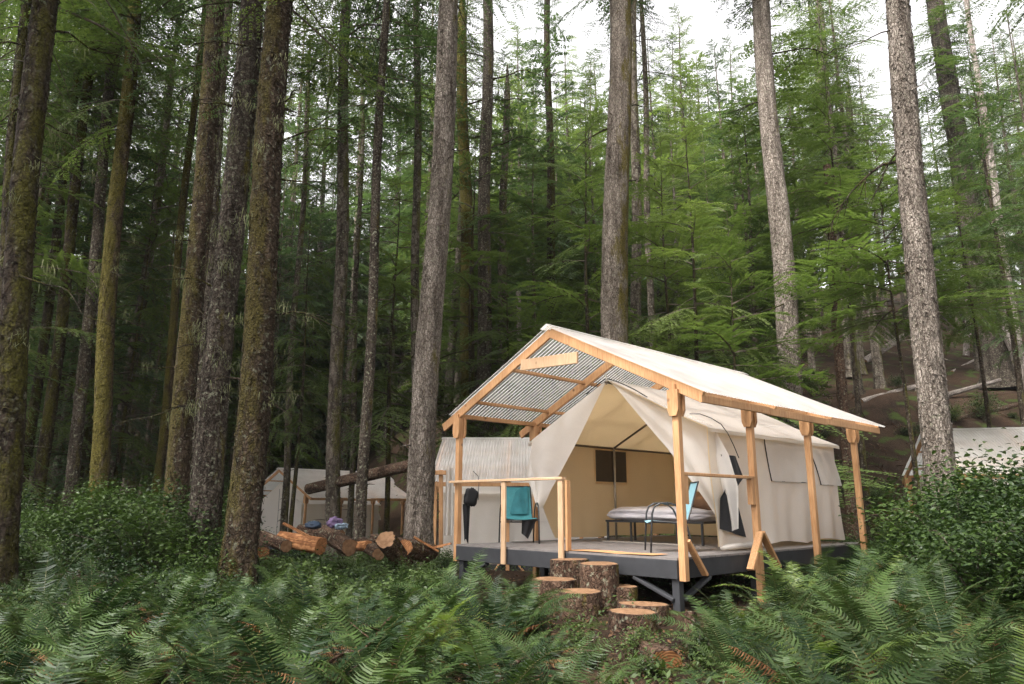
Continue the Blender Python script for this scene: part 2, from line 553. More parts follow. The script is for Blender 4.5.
def rings_mat(name, a, b, scale=26.0):
    m, nt, out = new_mat(name)
    v = coords(nt)
    nz = N(nt, 'ShaderNodeTexNoise', Scale=5.0, Detail=3.0)
    nt.links.new(v, nz.inputs['Vector'])
    ad = N(nt, 'ShaderNodeVectorMath', operation='MULTIPLY_ADD')
    nt.links.new(nz.outputs['Color'], ad.inputs[0])
    ad.inputs[1].default_value = (.05, .05, .05)
    nt.links.new(v, ad.inputs[2])
    wv = N(nt, 'ShaderNodeTexWave', wave_type='RINGS', rings_direction='Z', Scale=scale)
    wv.inputs['Distortion'].default_value = 1.2
    wv.inputs['Detail'].default_value = 3.0
    nt.links.new(ad.outputs[0], wv.inputs['Vector'])
    c = ramp(nt, wv.outputs['Fac'], [(0.2, a), (0.8, b)])
    n2 = N(nt, 'ShaderNodeTexNoise', Scale=14.0, Detail=5.0)
    nt.links.new(v, n2.inputs['Vector'])
    t = ramp(nt, n2.outputs['Fac'], [(0.3, (.55, .5, .45)), (0.65, (1.1, 1.1, 1.1))])
    c2 = mixrgb(nt, 1.0, c.outputs[0], t.outputs[0], 'MULTIPLY')
    bs = N(nt, 'ShaderNodeBsdfPrincipled', Roughness=0.8)
    bs.inputs['Specular IOR Level'].default_value = .15
    nt.links.new(c2, bs.inputs['Base Color'])
    bp = N(nt, 'ShaderNodeBump', Strength=0.3, Distance=0.004)
    nt.links.new(wv.outputs['Fac'], bp.inputs['Height'])
    nt.links.new(bp.outputs[0], bs.inputs['Normal'])
    nt.links.new(bs.outputs[0], out.inputs['Surface'])
    return m


M['cut'] = rings_mat('sawn_end_grain', (0.17, 0.092, 0.048), (0.29, 0.175, 0.10))
M['cut_orange'] = rings_mat('fresh_orange_wood', (0.20, 0.085, 0.035), (0.37, 0.18, 0.08), 14)


def ground_mat():
    m, nt, out = new_mat('forest_duff')
    v = coords(nt)
    n1 = N(nt, 'ShaderNodeTexNoise', Scale=0.5, Detail=6.0, Roughness=.65)
    n2 = N(nt, 'ShaderNodeTexNoise', Scale=18.0, Detail=6.0, Roughness=.7)
    for n in (n1, n2):
        nt.links.new(v, n.inputs['Vector'])
    c = ramp(nt, n1.outputs['Fac'], [(0.35, (0.017, 0.012, 0.009)), (0.6, (0.044, 0.030, 0.021))])
    g = ramp(nt, n2.outputs['Fac'], [(0.3, (.4, .38, .35)), (0.7, (1.6, 1.45, 1.3))])
    c2 = mixrgb(nt, 1.0, c.outputs[0], g.outputs[0], 'MULTIPLY')
    n3 = N(nt, 'ShaderNodeTexNoise', Scale=1.4, Detail=5.0)
    nt.links.new(v, n3.inputs['Vector'])
    mf = ramp(nt, n3.outputs['Fac'], [(0.56, (0, 0, 0)), (0.64, (.8, .8, .8))])
    c3 = mixrgb(nt, mf.outputs[0], c2, (0.035, 0.055, 0.012))
    bs = N(nt, 'ShaderNodeBsdfPrincipled', Roughness=.95)
    bs.inputs['Specular IOR Level'].default_value = .1
    nt.links.new(c3, bs.inputs['Base Color'])
    bp = N(nt, 'ShaderNodeBump', Strength=.8, Distance=.04)
    nt.links.new(n2.outputs['Fac'], bp.inputs['Height'])
    nt.links.new(bp.outputs[0], bs.inputs['Normal'])
    nt.links.new(bs.outputs[0], out.inputs['Surface'])
    return m


M['ground'] = ground_mat()


def roof_mat():
    m, nt, out = new_mat('translucent_corrugated_plastic')
    v = coords(nt)
    nz = N(nt, 'ShaderNodeTexNoise', Scale=2.5, Detail=5.0)
    nt.links.new(v, nz.inputs['Vector'])
    c = ramp(nt, nz.outputs['Fac'], [(0.3, (.36, .35, .34)), (0.65, (.62, .605, .595))])
    bs = N(nt, 'ShaderNodeBsdfPrincipled', Roughness=.3)
    bs.inputs['Specular IOR Level'].default_value = .5
    nt.links.new(c.outputs[0], bs.inputs['Base Color'])
    tr = N(nt, 'ShaderNodeBsdfTranslucent', Color=(.93, .91, .88, 1))
    tp = N(nt, 'ShaderNodeBsdfTransparent', Color=(.9, .9, .88, 1))
    m1 = N(nt, 'ShaderNodeMixShader')
    m1.inputs[0].default_value = .6
    nt.links.new(bs.outputs[0], m1.inputs[1])
    nt.links.new(tr.outputs[0], m1.inputs[2])
    lw = N(nt, 'ShaderNodeLayerWeight', Blend=.5)          # a clear sheet turns opaque at a grazing angle
    fr = ramp(nt, lw.outputs['Facing'], [(0.28, (.72, .72, .72)), (0.50, (0.0, 0.0, 0.0))])
    m2 = N(nt, 'ShaderNodeMixShader')
    nt.links.new(fr.outputs[0], m2.inputs[0])
    nt.links.new(m1.outputs[0], m2.inputs[1])
    nt.links.new(tp.outputs[0], m2.inputs[2])
    nt.links.new(m2.outputs[0], out.inputs['Surface'])
    return m


M['roof'] = roof_mat()


# ------------------------------------------------------------------ ground
def smooth(t):
    t = np.clip(t, 0, 1)
    return t * t * (3 - 2 * t)


def ground_z(X, Y):
    X, Y = np.asarray(X, float), np.asarray(Y, float)
    y0 = 17.2 + np.clip(5 - X, 0, None) * 1.5 + 5.0 * smooth((X - 6.5) / 3)
    t = np.clip(Y - y0, 0, None)
    t1 = np.clip(t, 0, 11)
    hill = .70 * (t1 - 2.0 * (1 - np.exp(-t1 / 2.0))) + .40 * np.clip(t - 11, 0, 60)
    dip = -.75 * smooth((Y - 14) / 5) * smooth((17 - X) / 4) * smooth((X + 30) / 6)
    side = .22 * np.clip(X - 5.5, 0, 6) * smooth((Y - 6) / 4) * smooth((15.5 - Y) / 3) * .0
    left = .05 * np.clip(-X - 3, 0, 8) * smooth((Y - 5) / 5) * smooth((24 - Y) / 6)
    bump = .07 * vnoise(X * .55, Y * .55) + .03 * vnoise(X * 1.7, Y * 1.7)
    rough = vnoise(X * .22, Y * .22, 3.0) * .5 * np.clip(t / 5, 0, 1)
    near = -.18 * smooth((5.5 - Y) / 3)
    return hill + dip + left + bump + rough + near + side


def gz(X, Y):
    return float(ground_z(X, Y))


def build_ground():
    a = np.linspace(-1, 1, 301)
    xs = 26 * a + 150 * a ** 5
    b = np.linspace(0, 1, 321)
    ys = -12 + 60 * b + 150 * b ** 4
    X, Y = np.meshgrid(xs, ys)
    Z = ground_z(X, Y)
    V = np.stack([X, Y, Z], -1).reshape(-1, 3)
    n = len(xs)
    i, j = np.meshgrid(np.arange(n - 1), np.arange(len(ys) - 1))
    q = np.stack([j * n + i, j * n + i + 1, (j + 1) * n + i + 1, (j + 1) * n + i], -1).reshape(-1, 4)
    o = mesh_np('ground', V, q, M['ground'], smooth=True)
    tag(o, kind='structure')


build_ground()


def ground_hit(px, py, lo=6.0, hi=80.0):
    """depth at which the line of sight through a pixel meets the terrain"""
    for Y in np.arange(lo, hi, .1):
        p = at(px, py, Y)
        if p[2] <= gz(p[0], p[1]):
            return Y
    return hi


# ------------------------------------------------------------------ shelter (deck, posts, rafters, corrugated roof)
YAW = -0.813
DECK = EYE - 0.597
TW, TS, THR, THC, TOV = 4.21, 1.784, 3.1736, 1.9324, 0.4371
ROOT = (-0.8613, 11.8842)


def T2W(u, v, h=0.0):
    c, s = math.cos(YAW), math.sin(YAW)
    return np.array([ROOT[0] + u * c - v * s, ROOT[1] + u * s + v * c, DECK + h])


def scab_poly():
    return [(-.076, 0), (.076, 0), (.076, -.25), (.046, -.325), (-.046, -.325), (-.076, -.25)]


def make_shelter(name, label, front_rail, group=None, drop=.65):
    root = thing(name, label, 'shelter', (0, 0, 0), 0, group)
    W, S = TW, TS
    D = drop                                   # root at ground; deck top at local z = D
    V0, V1 = -.07, 5.55
    # deck
    dk = thing('deck', None, None)
    dk.parent = root
    fb = MB()
    for a, b in (((.06, V0 + .02), (W - .05, V0 + .02)), ((.06, V1), (W - .05, V1))):
        fb.beam((a[0], a[1], D - .135), (b[0], b[1], D - .135), .045, .215)
    for u in (.085, W - .075):
        fb.beam((u, V0 + .045, D - .135), (u, V1 - .025, D - .135), .045, .215)
    fb.build('rim_joist', M['deck_paint'], dk)
    tb = MB()
    nb = 40
    for i in range(nb):
        v = V0 + (V1 - V0) * (i + .5) / nb
        tb.box((.055, v - .066, D - .026), (W - .045, v + .066, D))
    tb.build('deck_boards', M['deck_top'], dk)
    for (u, v) in ((.14, .02), (W - .11, .02), (W - .11, 1.85), (W - .11, 3.7), (W - .11, 5.4), (.14, 1.85), (.14, 3.7), (.14, 5.4), (2.1, .1)):
        lg = MB()
        lg.beam((u, v, D - .245), (u, v, -.12), .10, .10, up=(0, 1, 0))
        lg.build('deck_leg', M['deck_paint'], dk)
        ft = MB()
        ft.prism([(-.2, -.13), (.2, -.13), (.2, .13), (-.2, .13)], .16, lambda a, b, c: (u + a * (1 - c), v + b * (1 - c), -.16 + c))
        ft.build('footing', M['concrete'], dk)
    for p_, q_, up_ in (((W - .70, -.03, D - .26), (W - .13, -.03, .17), (0, 1, 0)), ((.75, -.03, D - .26), (.17, -.03, .17), (0, 1, 0)),
                        ((W - .09, .66, D - .26), (W - .09, .09, .17), (1, 0, 0))):
        br = MB()
        br.beam(p_, q_, .04, .085, up=up_)
        br.build('deck_brace', M['deck_paint'], dk)
    # posts
    for side, u in ((0, 0.0), (1, W)):
        for k in range(4):
            v = k * S
            p = MB()
            p.beam((u, v, -.3 if k or not front_rail else D - .26), (u, v, D + 2.0), .088, .088, up=(0, 1, 0))
            po = p.build('post', M['lumber'], root)
            sc = MB()
            for dv in (-.083, .047):
                sc.prism(scab_poly(), .036, lambda a, b, c: (u + a, v + dv + c, D + 2.0 + b))
            sc.build('post_cap', M['lumber'], po)
            if side == 1 and k <= 1:
                bb = MB()
                if k == 0:
                    bb.beam((u + .03, v + .04, D + .2), (u + .03, v + .40, D - .21), .04, .088, up=(1, 0, 0))
                else:
                    bb.beam((u + .05, v - .02, D + .26), (u + .05, v - .34, D - .21), .04, .10, up=(1, 0, 0))
                    bb.beam((u + .05, v + .02, D + .26), (u + .05, v + .42, D - .21), .04, .10, up=(1, 0, 0))
                bb.build('post_brace', M['lumber'], po)
    # eave beams
    for u in (0, W):
        e = MB()
        e.beam((u, -.08, D + 2.035), (u, 3 * S + .1, D + 2.035), .088, .07)
        e.build('eave_beam', M['lumber'], root)
    # fascia boards along the eave, in staggered lengths
    slope = math.atan2(THR - THC, W / 2 + TOV)
    ca, sa = math.cos(slope), math.sin(slope)
    for u0, sg in ((W + TOV, -1),):
        for (a, b, dz) in ((-.05, 1.62, 0), (1.63, 3.42, -.008), (3.43, 5.5, .004)):
            f = MB()
            f.beam((u0 + sg * .06, a, D + THC - .075 + dz), (u0 + sg * .06, b, D + THC - .075 + dz), .036, .10)
            f.build('fascia', M['lumber'], root)
    # rafters
    for k in range(4):
        v = (-.02, S, 2 * S, 3 * S + .06)[k]
        for sg in (1, -1):
            cu = W / 2
            eu = cu + sg * (W / 2 + TOV - .05)
            zo = -.085
            r = MB()
            r.beam((cu, v, D + THR + zo), (eu, v, D + THC + .05 * math.tan(slope) + zo), .045, .135, up=(-math.sin(slope) * -sg, 0, math.cos(slope)))
            r.build('rafter', M['lumber'], root)
    # purlins
    for sg in (1, -1):
        for t in (.36, .70):
            u = W / 2 + sg * t * (W / 2 + TOV)
            z = THR - t * (THR - THC)
            for k in range(3):
                a, b = ((-.0, S), (S, 2 * S), (2 * S, 3 * S + .04))[k]
                p = MB()
                p.beam((u, a + .025, D + z - .062), (u, b - .025, D + z - .062), .07, .05)
                p.build('purlin', M['lumber'], root)
    # collar ties of the inner frames
    for v in (2 * S, 3 * S + .06):
        c = MB()
        c.beam((W / 2 - .8, v + .045, D + 2.64), (W / 2 + .8, v + .045, D + 2.64), .04, .09)
        c.build('collar_tie', M['lumber'], root)
    # corrugated sheets
    for sg in (1, -1):
        Ls = (W / 2 + TOV)
        nv, nu = 560, 5
        vv = np.linspace(-.10, 3 * S + .2, nv)
        uu = np.linspace(0.0, 1.015 if sg > 0 else .90, nu)
        U, Vv = np.meshgrid(uu, vv)
        wave = .011 * np.cos(2 * PI * Vv / .076)
        sag = -.006 * np.sin(U * PI * 3) ** 2 + .006 * vnoise(Vv * 1.3, U * 3, sg)
        X = W / 2 + sg * (U * Ls) + sg * wave * sa
        Z = D + THR - U * (THR - THC) + (wave + sag) * ca + .012
        P = np.stack([X, Vv, Z], -1).reshape(-1, 3)
        i, j = np.meshgrid(np.arange(nu - 1), np.arange(nv - 1))
        q = np.stack([j * nu + i, j * nu + i + 1, (j + 1) * nu + i + 1, (j + 1) * nu + i], -1).reshape(-1, 4)
        mesh_np('roof_panel', P, q, M['roof'], root, smooth=True)
    rc = MB()
    for sg in (1, -1):
        rc.beam((W / 2 + sg * .065, -.11, D + THR + .012), (W / 2 + sg * .065, 3 * S + .21, D + THR + .012), .14, .006, up=(sg * sa, 0, ca))
    rc.build('ridge_cap', M['roof'], root)
    if front_rail:
        rl = thing('railing', None, None)
        rl.parent = root
        r = MB()
        r.beam((-.06, -.115, D + .966), (2.42, -.115, D + .966), .085, .038)
        r.build('top_rail', M['lumber_pale'], rl)
        for u, z0 in ((1.21, -.235), (2.36, -.10)):
            b = MB()
            b.beam((u, -.118, D + z0), (u, -.118, D + .946), .09, .036, up=(0, 1, 0))
            b.build('baluster', M['lumber_pale'], rl)
        b = MB()
        b.beam((2.43, -.05, D + .005), (2.43, -.05, D + .94), .04, .085, up=(0, 1, 0))
        b.build('baluster', M['lumber'], rl)
        r = MB()
        r.beam((W, .0, D + .982), (W, S + .04, D + .982), .085, .038)
        r.build('side_rail', M['lumber'], rl)
        for v in (.085, S - .085):
            b = MB()
            b.beam((W - .002, v, D + .62), (W - .002, v, D + .96), .08, .08, up=(0, 1, 0))
            b.build('rail_block', M['lumber'], rl)
    return root


M['concrete'] = simple_mat('concrete_block', (0.22, 0.21, 0.2), rough=.9, var=.2, nscale=20, bump=.3)
shelter = make_shelter('camp_shelter', 'open timber frame shelter with corrugated roof and grey deck, large in front', True)
shelter.location = (ROOT[0], ROOT[1], 0.0)
shelter.rotation_euler = (0, 0, YAW)
# scale local D to the fitted deck height
shelter.location.z = DECK - .65

# name plank hanging under the front peak
pk = MB()
p0, p1 = (1.61, -.14, 2.655), (2.73, -.14, 2.61)
pk.beam(p0, p1, .036, .165)
plank = pk.build('wooden_plank', M['lumber_pale'])
plank.location = (ROOT[0], ROOT[1], DECK)
plank.rotation_euler = (0, 0, YAW)
tag(plank, 'bare pale plank nailed crookedly across the front peak of the large shelter', 'plank')


# ------------------------------------------------------------------ canvas wall tent
def folds(a, b, amp, f1, f2, ph=0.0):
    return amp * (.6 * np.sin(f1 * a + 1.3 * np.sin(2.1 * b + ph) + ph) + .4 * np.sin(f2 * a - 2.0 * b + 2 * ph))


EU0, EU1, EH, RH, RV0, RV1 = .42, 3.79, 1.70, 2.545, 1.28, 5.46


def make_tent(name, label, open_front, group=None):
    root = thing(name, label, 'tent', (0, 0, 0), 0, group)
    W = TW
    C = W / 2
    n3 = lambda a, b, c: np.stack([a, b, c], -1)

    # roof, two slopes with a little overhang
    def slope(sg, off, ext):
        eu = EU1 if sg > 0 else EU0

        def fn(a, b):
            k = a * (1 + ext)
            u = C + (eu - C) * k
            v = RV0 + (RV1 + .05 - RV0) * b
            h = RH - (RH - EH) * k - .03 * np.sin(PI * a) * (1 - .5 * np.abs(np.cos(3 * PI * b))) + off + .012 * vnoise(a * 5, b * 9, sg)
            return n3(u, v, h)
        return fn
    for sg in (1, -1):
        m = MB()
        m.grid(slope(sg, 0, .06), 14, 40)
        eu = (EU1 if sg > 0 else EU0)
        ex = C + (eu - C) * 1.06
        m.grid(lambda a, b: n3(ex + 0 * a, RV0 + (RV1 + .05 - RV0) * b, EH - .051 - .05 * a + .006 * np.sin(30 * b)), 2, 40)
        m.build('tent_roof', M['canvas'], root, True)
        if open_front:
            m = MB()
            m.grid(slope(sg, -.018, 0), 10, 30)
            m.build('roof_backlight_layer', M['backlight_tan'], root, True)  # added layer under the roof, backlit tan painted in

    # side walls
    def wall(u, sgn, off, amp):
        def fn(a, b):
            v0 = 1.35 if sgn > 0 else 1.36 + .55 * np.clip((.72 - b) / .72, 0, 1) ** 1.6
            v = v0 + (RV1 - v0) * a
            hem = .035 + .05 * np.abs(np.sin(9 * a + .6)) * (1 if sgn > 0 else .4)
            h = hem + (EH - .02 - hem) * b
            bulge = (1 - b) * b * .12 * np.sin(PI * a * 3 + .5) + amp * folds(a * 4, b * 2, 1, 7, 13, u) * (1.15 - b) + .06 * (1 - b) ** 2
            return n3(u + sgn * (bulge + off), v, h)
        return fn
    m = MB()
    m.grid(wall(EU1 + .02, 1, 0, .03), 110, 30)
    m.build('side_wall', M['canvas'], root, True)
    m = MB()
    m.grid(wall(EU0, -1, 0, .02), 70, 24)
    m.build('side_wall', M['canvas'], root, True)
    # back gable
    def back(off):
        def fn(a, b):
            u = EU0 + (EU1 - EU0) * a
            top = EH + (RH - EH) * (1 - np.abs(a * 2 - 1))
            return n3(u, RV1 - off + folds(a * 3, b, .015, 5, 9), .03 + (top - .05) * b)
        return fn
    m = MB()
    m.grid(back(0), 40, 16)
    m.build('back_wall', M['canvas'], root, True)

    # outline cords and window flaps of the right wall
    def cord(pts, r=.007, u=EU1):
        c = MB()
        P = [np.array(p, float) for p in pts]
        c.tube(P, r, 6)
        return c.build('black_piping', M['black'], root, True)

    wu = EU1 + .055

    def onwall(v, h):
        a = (v - 1.35) / (RV1 - 1.35)
        b = (h - .06) / (EH - .08)
        p = wall(EU1 + .02, 1, .012, .03)(np.array([a]), np.array([b]))[0]
        return (p[0], v, h)

    def flap(v0, v1, v2, hb, ht, full):
        fn = wall(EU1 + .02, 1, .014, .03)

        def g(a, b):
            v = v0 + (v1 - v0) * (1 - b) + (v2 - v0) * a
            h = hb + (ht - hb) * b
            q = fn((v - 1.35) / (RV1 - 1.35), (h - .06) / (EH - .08))
            q[:, 0] += .012 * np.sin(PI * a) * (1 - b) + .008 * np.sin(14 * a + 3 * b)
            q[:, 2] = h
            return q
        mm = MB()
        mm.grid(g, 24, 16)
        mm.build('window_flap', M['canvas'], root, True)
        cord([onwall(v0 + (v1 - v0) * t, ht + (hb - ht) * t) for t in np.linspace(0, 1, 12)], .008)
        e = v2 - v0
        cord([onwall(v1 + e * full * t, hb + .004) for t in np.linspace(0, 1, 12)], .006)
    flap(2.94, 3.08, 4.16, .975, 1.62, .95)
    flap(4.44, 4.68, 5.36, .955, 1.55, .7)

    if open_front:
        for o_, nm in ((lambda: wall(EU0 + .016, -1, 0, .02), 'wall_backlight_layer'), (lambda: wall(EU1 - .0, 1, 0, .03), 'wall_backlight_layer')):
            m = MB()
            m.grid(o_(), 60, 24)
            m.build(nm, M['backlight_tan'], root, True)  # added layer inside the walls, its tan imitates daylight through the canvas
        m = MB()
        m.grid(back(.02), 30, 12)
        m.build('wall_backlight_layer', M['backlight_tan'], root, True)
        # door panels, drawn aside
        inner_l = np.array([(C, 2.535), (1.463, 1.616), (1.148, 1.213), (.87, .86), (.68, .56)])
        outer_l = np.array([(C, 2.535), (1.25, 2.12), (.42, 1.70), (.40, 1.25), (.62, .58)])
        inner_r = np.array([(C, 2.535), (2.257, 2.40), (3.085, 1.416), (3.268, 1.152), (3.60, .66), (3.86, .24)])
        outer_r = np.array([(C, 2.535), (2.9, 2.14), (3.79, 1.72), (3.98, 1.30), (4.06, .85), (3.98, .30)])

        def along(poly, t):
            d = np.concatenate([[0], np.cumsum(np.linalg.norm(np.diff(poly, axis=0), axis=1))])
            d /= d[-1]
            return np.stack([np.interp(t, d, poly[:, 0]), np.interp(t, d, poly[:, 1])], -1)

        def panel(inn, outr, amp, fr, vo, sh=0.0, back=0.0):
            def fn(a, b):
                p = along(inn, b)
                q = along(outr, b)
                w = p + (q - p) * a[:, None]
                wid = np.linalg.norm(q - p, axis=1)
                v = vo + amp * np.sin(fr * a + 1.0 * b) * np.clip(wid * 1.5, 0, 1) * (.08 + 1.1 * b ** 1.6) - .10 * np.sin(PI * a) * b * (0 if back else 1) + sh * b * a + back * b ** 1.5
                return n3(w[:, 0], v, w[:, 1])
            return fn
        m = MB()
        m.grid(panel(inner_l, outer_l, .016, 8, 1.26), 36, 44)
        m.build('door_panel', M['canvas'], root, True)
        m = MB()
        m.grid(panel(np.array([(.44, 1.69), (.46, 1.25), (.62, .60)]), np.array([(.40, 1.68), (.24, 1.08), (.56, .57)]), .02, 8, 1.30), 14, 24)
        m.build('door_panel', M['canvas'], root, True)
        m = MB()
        m.grid(panel(inner_r, outer_r, .04, 14, 1.30, .10, .30), 44, 44)
        m.build('door_panel', M['canvas'], root, True)
        # dark mosquito netting bunched between the right door and the wall
        poly_a = np.array([(1.52, 1.30), (1.70, .95), (1.40, .70), (1.36, .30)])
        poly_b = np.array([(1.94, 1.30), (2.10, 1.00), (1.78, .80), (2.02, .17)])

        def net(a, b):
            d = np.linspace(0, 1, 4)
            va, ha = np.interp(b, d, poly_a[:, 0]), np.interp(b, d, poly_a[:, 1])
            vb, hb = np.interp(b, d, poly_b[:, 0]), np.interp(b, d, poly_b[:, 1])
            return n3(EU1 + .095 + .05 * (1 - b) * 0 + .012 * np.sin(11 * a + 4 * b) + .02 * b, va + (vb - va) * a, ha + (hb - ha) * a)
        m = MB()
        m.grid(net, 16, 30)
        m.build('mosquito_net', M['mesh'], root, True)
        cord([(3.62, 1.21, 1.865), (3.78, 1.22, 1.85), (3.90, 1.30, 1.79), (3.93, 1.50, 1.72), (3.925, 1.68, 1.60), (3.925, 1.82, 1.44), (3.92, 1.95, 1.27)], .006)
        cord([(C + .02 + .75 * t, 1.255, 2.56 - .375 * t + .03 * math.sin(PI * t)) for t in np.linspace(0, 1, 8)], .009)
        cord([(C - .02 - .4 * t, 1.255, 2.56 - .2 * t + .012 * math.sin(PI * t)) for t in np.linspace(0, 1, 8)], .009)
        # rolled sill of the wall at the front corner
        c = MB()
        c.tube([(3.86, 1.45, .05), (3.90, 1.7, .06), (3.92, 2.1, .07), (3.93, 2.5, .06)], [.03, .04, .045, .03], 8)
        c.build('wall_sill', M['canvas'], root, True)
        # inner frame
        f = MB()
        f.tube([(EU0 + .06, 1.35, EH - .03), (EU0 + .06, RV1 - .05, EH - .03)], .02, 8)
        f.build('eave_pole', M['dark_pole'], root, True)
        f = MB()
        f.tube([(EU0 + .07, 3.42, .0), (EU0 + .07, 3.42, EH - .03)], .022, 8)
        f.build('wall_pole', M['alu'], root, True)
        for v in (3.42,):
            f = MB()
            f.tube([(EU0 + .06, v, EH - .03), (C, v, RH - .07)], .02, 8)
            f.build('rafter_pole', M['dark_pole'], root, True)
        f = MB()
        f.tube([(C, RV0 - .06, RH - .04), (C, RV1, RH - .04)], .022, 8)
        f.build('ridge_pole', M['dark_pole'], root, True)
        f = MB()
        f.tube([(C, RV0 - .03, RH - .08), (C, RV0 - .03, RH + .09)], .013, 8)
        f.build('peak_pin', M['alu'], root, True)
        # window in the left wall
        wv0, wv1, wh0, wh1 = 2.90, 3.82, 1.04, 1.62
        f = MB()
        f.box((EU0 + .034, wv0, wh0), (EU0 + .044, wv1, wh1))
        wo = f.build('window', M['window'], root)
        f = MB()
        for a, b in (((wv0 - .02, wh0 - .02), (wv1 + .02, wh0 - .02)), ((wv0 - .02, wh1 + .02), (wv1 + .02, wh1 + .02)),
                     ((wv0 - .02, wh0), (wv0 - .02, wh1)), ((wv1 + .02, wh0), (wv1 + .02, wh1))):
            f.beam((EU0 + .04, *a), (EU0 + .04, *b), .04, .014, up=(1, 0, 0))
        f.build('frame', M['backlight_tan'], wo)
    else:
        # closed front gable with a door seam
        def front(a, b):
            u = EU0 + (EU1 - EU0) * a
            top = EH + (RH - EH) * (1 - np.abs(a * 2 - 1))
            return n3(u, RV0 + .04 + folds(a * 3, b, .02, 5, 9), .03 + (top - .05) * b)
        m = MB()
        m.grid(front, 40, 16)
        m.build('front_wall', M['canvas'], root, True)
        cord([(C - .02, RV0 + .005, .1), (C + .01, RV0 + .005, 1.2), (C, RV0 + .005, 2.3)], .008)
    return root


M['dark_pole'] = simple_mat('weathered_pole', (0.10, 0.085, 0.065), rough=.5, var=.2, metallic=.3)
tent = make_tent('wall_tent', 'cream canvas wall tent with open front doors and tan interior under the large shelter', True)
tent.location = (ROOT[0], ROOT[1], DECK)
tent.rotation_euler = (0, 0, YAW)

# ------------------------------------------------------------------ other shelters and tents
far_sh = make_shelter('camp_shelter', 'x', False)
far_te = make_tent('wall_tent', 'x', False)
spots = [  # root x, y, deck z, yaw, shelter label, tent label
    (-1.80, 22.3, EYE - 1.36, math.radians(-91),
     'shelter behind the large one, its white corrugated roof slope facing the camera',
     'canvas tent with a black window opening, behind the railing of the large deck'),
    (-11.8, 33.4, EYE - 1.62, math.radians(-40),
     'small far shelter with a dark peak board, left of the leaning brown log',
     'far canvas tent with its gable towards the camera, left of the slanting log'),
    (-7.2, 40.0, EYE - 1.50, math.radians(58),
     'small far shelter on thin orange posts under the raised end of the slanting log',
     'far canvas tent between thin orange posts below the slanting log'),
    (11.6, 21.4, EYE - 1.17, math.radians(-103),
     'shelter with white corrugated roof half hidden by leafy bushes at the right edge',
     'canvas tent hidden behind bushes at the right edge'),
]
for i, (x, y, z, yw, ls, lt) in enumerate(spots):
    s_ = far_sh if i == 0 else copy_tree(far_sh)
    t_ = far_te if i == 0 else copy_tree(far_te)
    s_.location = (x, y, z - .65)
    t_.location = (x + 1.22 * math.sin(yw), y - 1.22 * math.cos(yw), z)     # canvas flush with the front frame
    s_.rotation_euler = t_.rotation_euler = (0, 0, yw)
    s_['label'], t_['label'] = ls, lt


# ------------------------------------------------------------------ furniture
def make_chair(label, fabric, loc, rz, cloth=False):
    root = thing('patio_chair', label, 'chair', loc, rz)
    # faces -y locally
    w = .29
    for sx in (-1, 1):
        f = MB()
        x = sx * w
        arc = [(x, -.27, 0.0), (x, -.25, .30), (x, -.235, .50), (x, -.20, .59), (x, -.12, .635), (x, -.02, .64), (x, .07, .615), (x, .14, .55), (x, .19, .43), (x, .25, .2), (x, .29, 0)]
        f.tube(arc, .0125, 8)
        f.build('side_frame', M['steel'], root, True)
        f = MB()
        f.tube([(x * .9, -.27, .375), (x * .9, -.22, .40), (x * .9, .16, .375), (x * .9, .24, .42), (x * .88, .40, .92)], .011, 8)
        f.build('sling_rail', M['steel'], root, True)
    for y, z, k in ((-.245, .37, 1), (.215, .33, 1), (.40, .915, .88)):
        f = MB()
        f.tube([(-w * k, y, z), (w * k, y, z)], .011, 8)
        f.build('cross_bar', M['steel'], root, True)
    prof = np.array([(-.27, .395), (-.2, .408), (0, .392), (.15, .378), (.2, .39), (.245, .45), (.30, .62), (.35, .77), (.40, .93)])

    def sl(a, b):
        d = np.linspace(0, 1, len(prof))
        y, z = np.interp(b, d, prof[:, 0]), np.interp(b, d, prof[:, 1])
        return np.stack([(a * 2 - 1) * .255, y, z - .02 * np.sin(PI * a)], -1)
    m = MB()
    m.grid(sl, 9, 36)
    m.build('sling', fabric, root, True)
    return root


c1 = T2W(.46, .92)
make_chair('teal sling patio chair with black arms at the railing on the left of the deck', M['teal'], tuple(c1), math.radians(8))
c2 = T2W(3.36, .92)
make_chair('pale blue sling chair with black legs seen from the side behind the front corner post', M['paleblue'], tuple(c2), math.radians(-93))

# dark sheet under the left chair, narrowing towards the bottom
tw = MB()
tw.grid(lambda a, b: np.stack([.02 + .24 * a * (1 - .55 * b), -.20 + .05 * b + .02 * np.sin(9 * a), .37 - .30 * b * (1 - .3 * (1 - a))], -1), 10, 14)
o = tw.build('dark_sheet', M['black'], None, True)
o.location = tuple(c1)
o.rotation_euler = (0, 0, math.radians(8))
tag(o, 'dark sheet below the seat of the teal chair', 'cloth')
# darker shirt over the back of the teal chair
sh = MB()
sh.grid(lambda a, b: np.stack([-.02 + .22 * a - .10 * (1 - b) * (1 - a), .405 - .16 * (1 - b) - .03 + .012 * np.sin(8 * a + 3 * b), .46 + .46 * b * (1 - .25 * (1 - a) ** 2)], -1), 12, 16)
o = sh.build('draped_shirt', M['teal_dark'] if 'teal_dark' in M else simple_mat('dark_teal_cloth', (0.02, 0.105, 0.12), rough=.9), None, True)
o.location = tuple(c1)
o.rotation_euler = (0, 0, math.radians(8))
tag(o, 'darker teal cloth draped over the back of the chair at the railing', 'cloth')

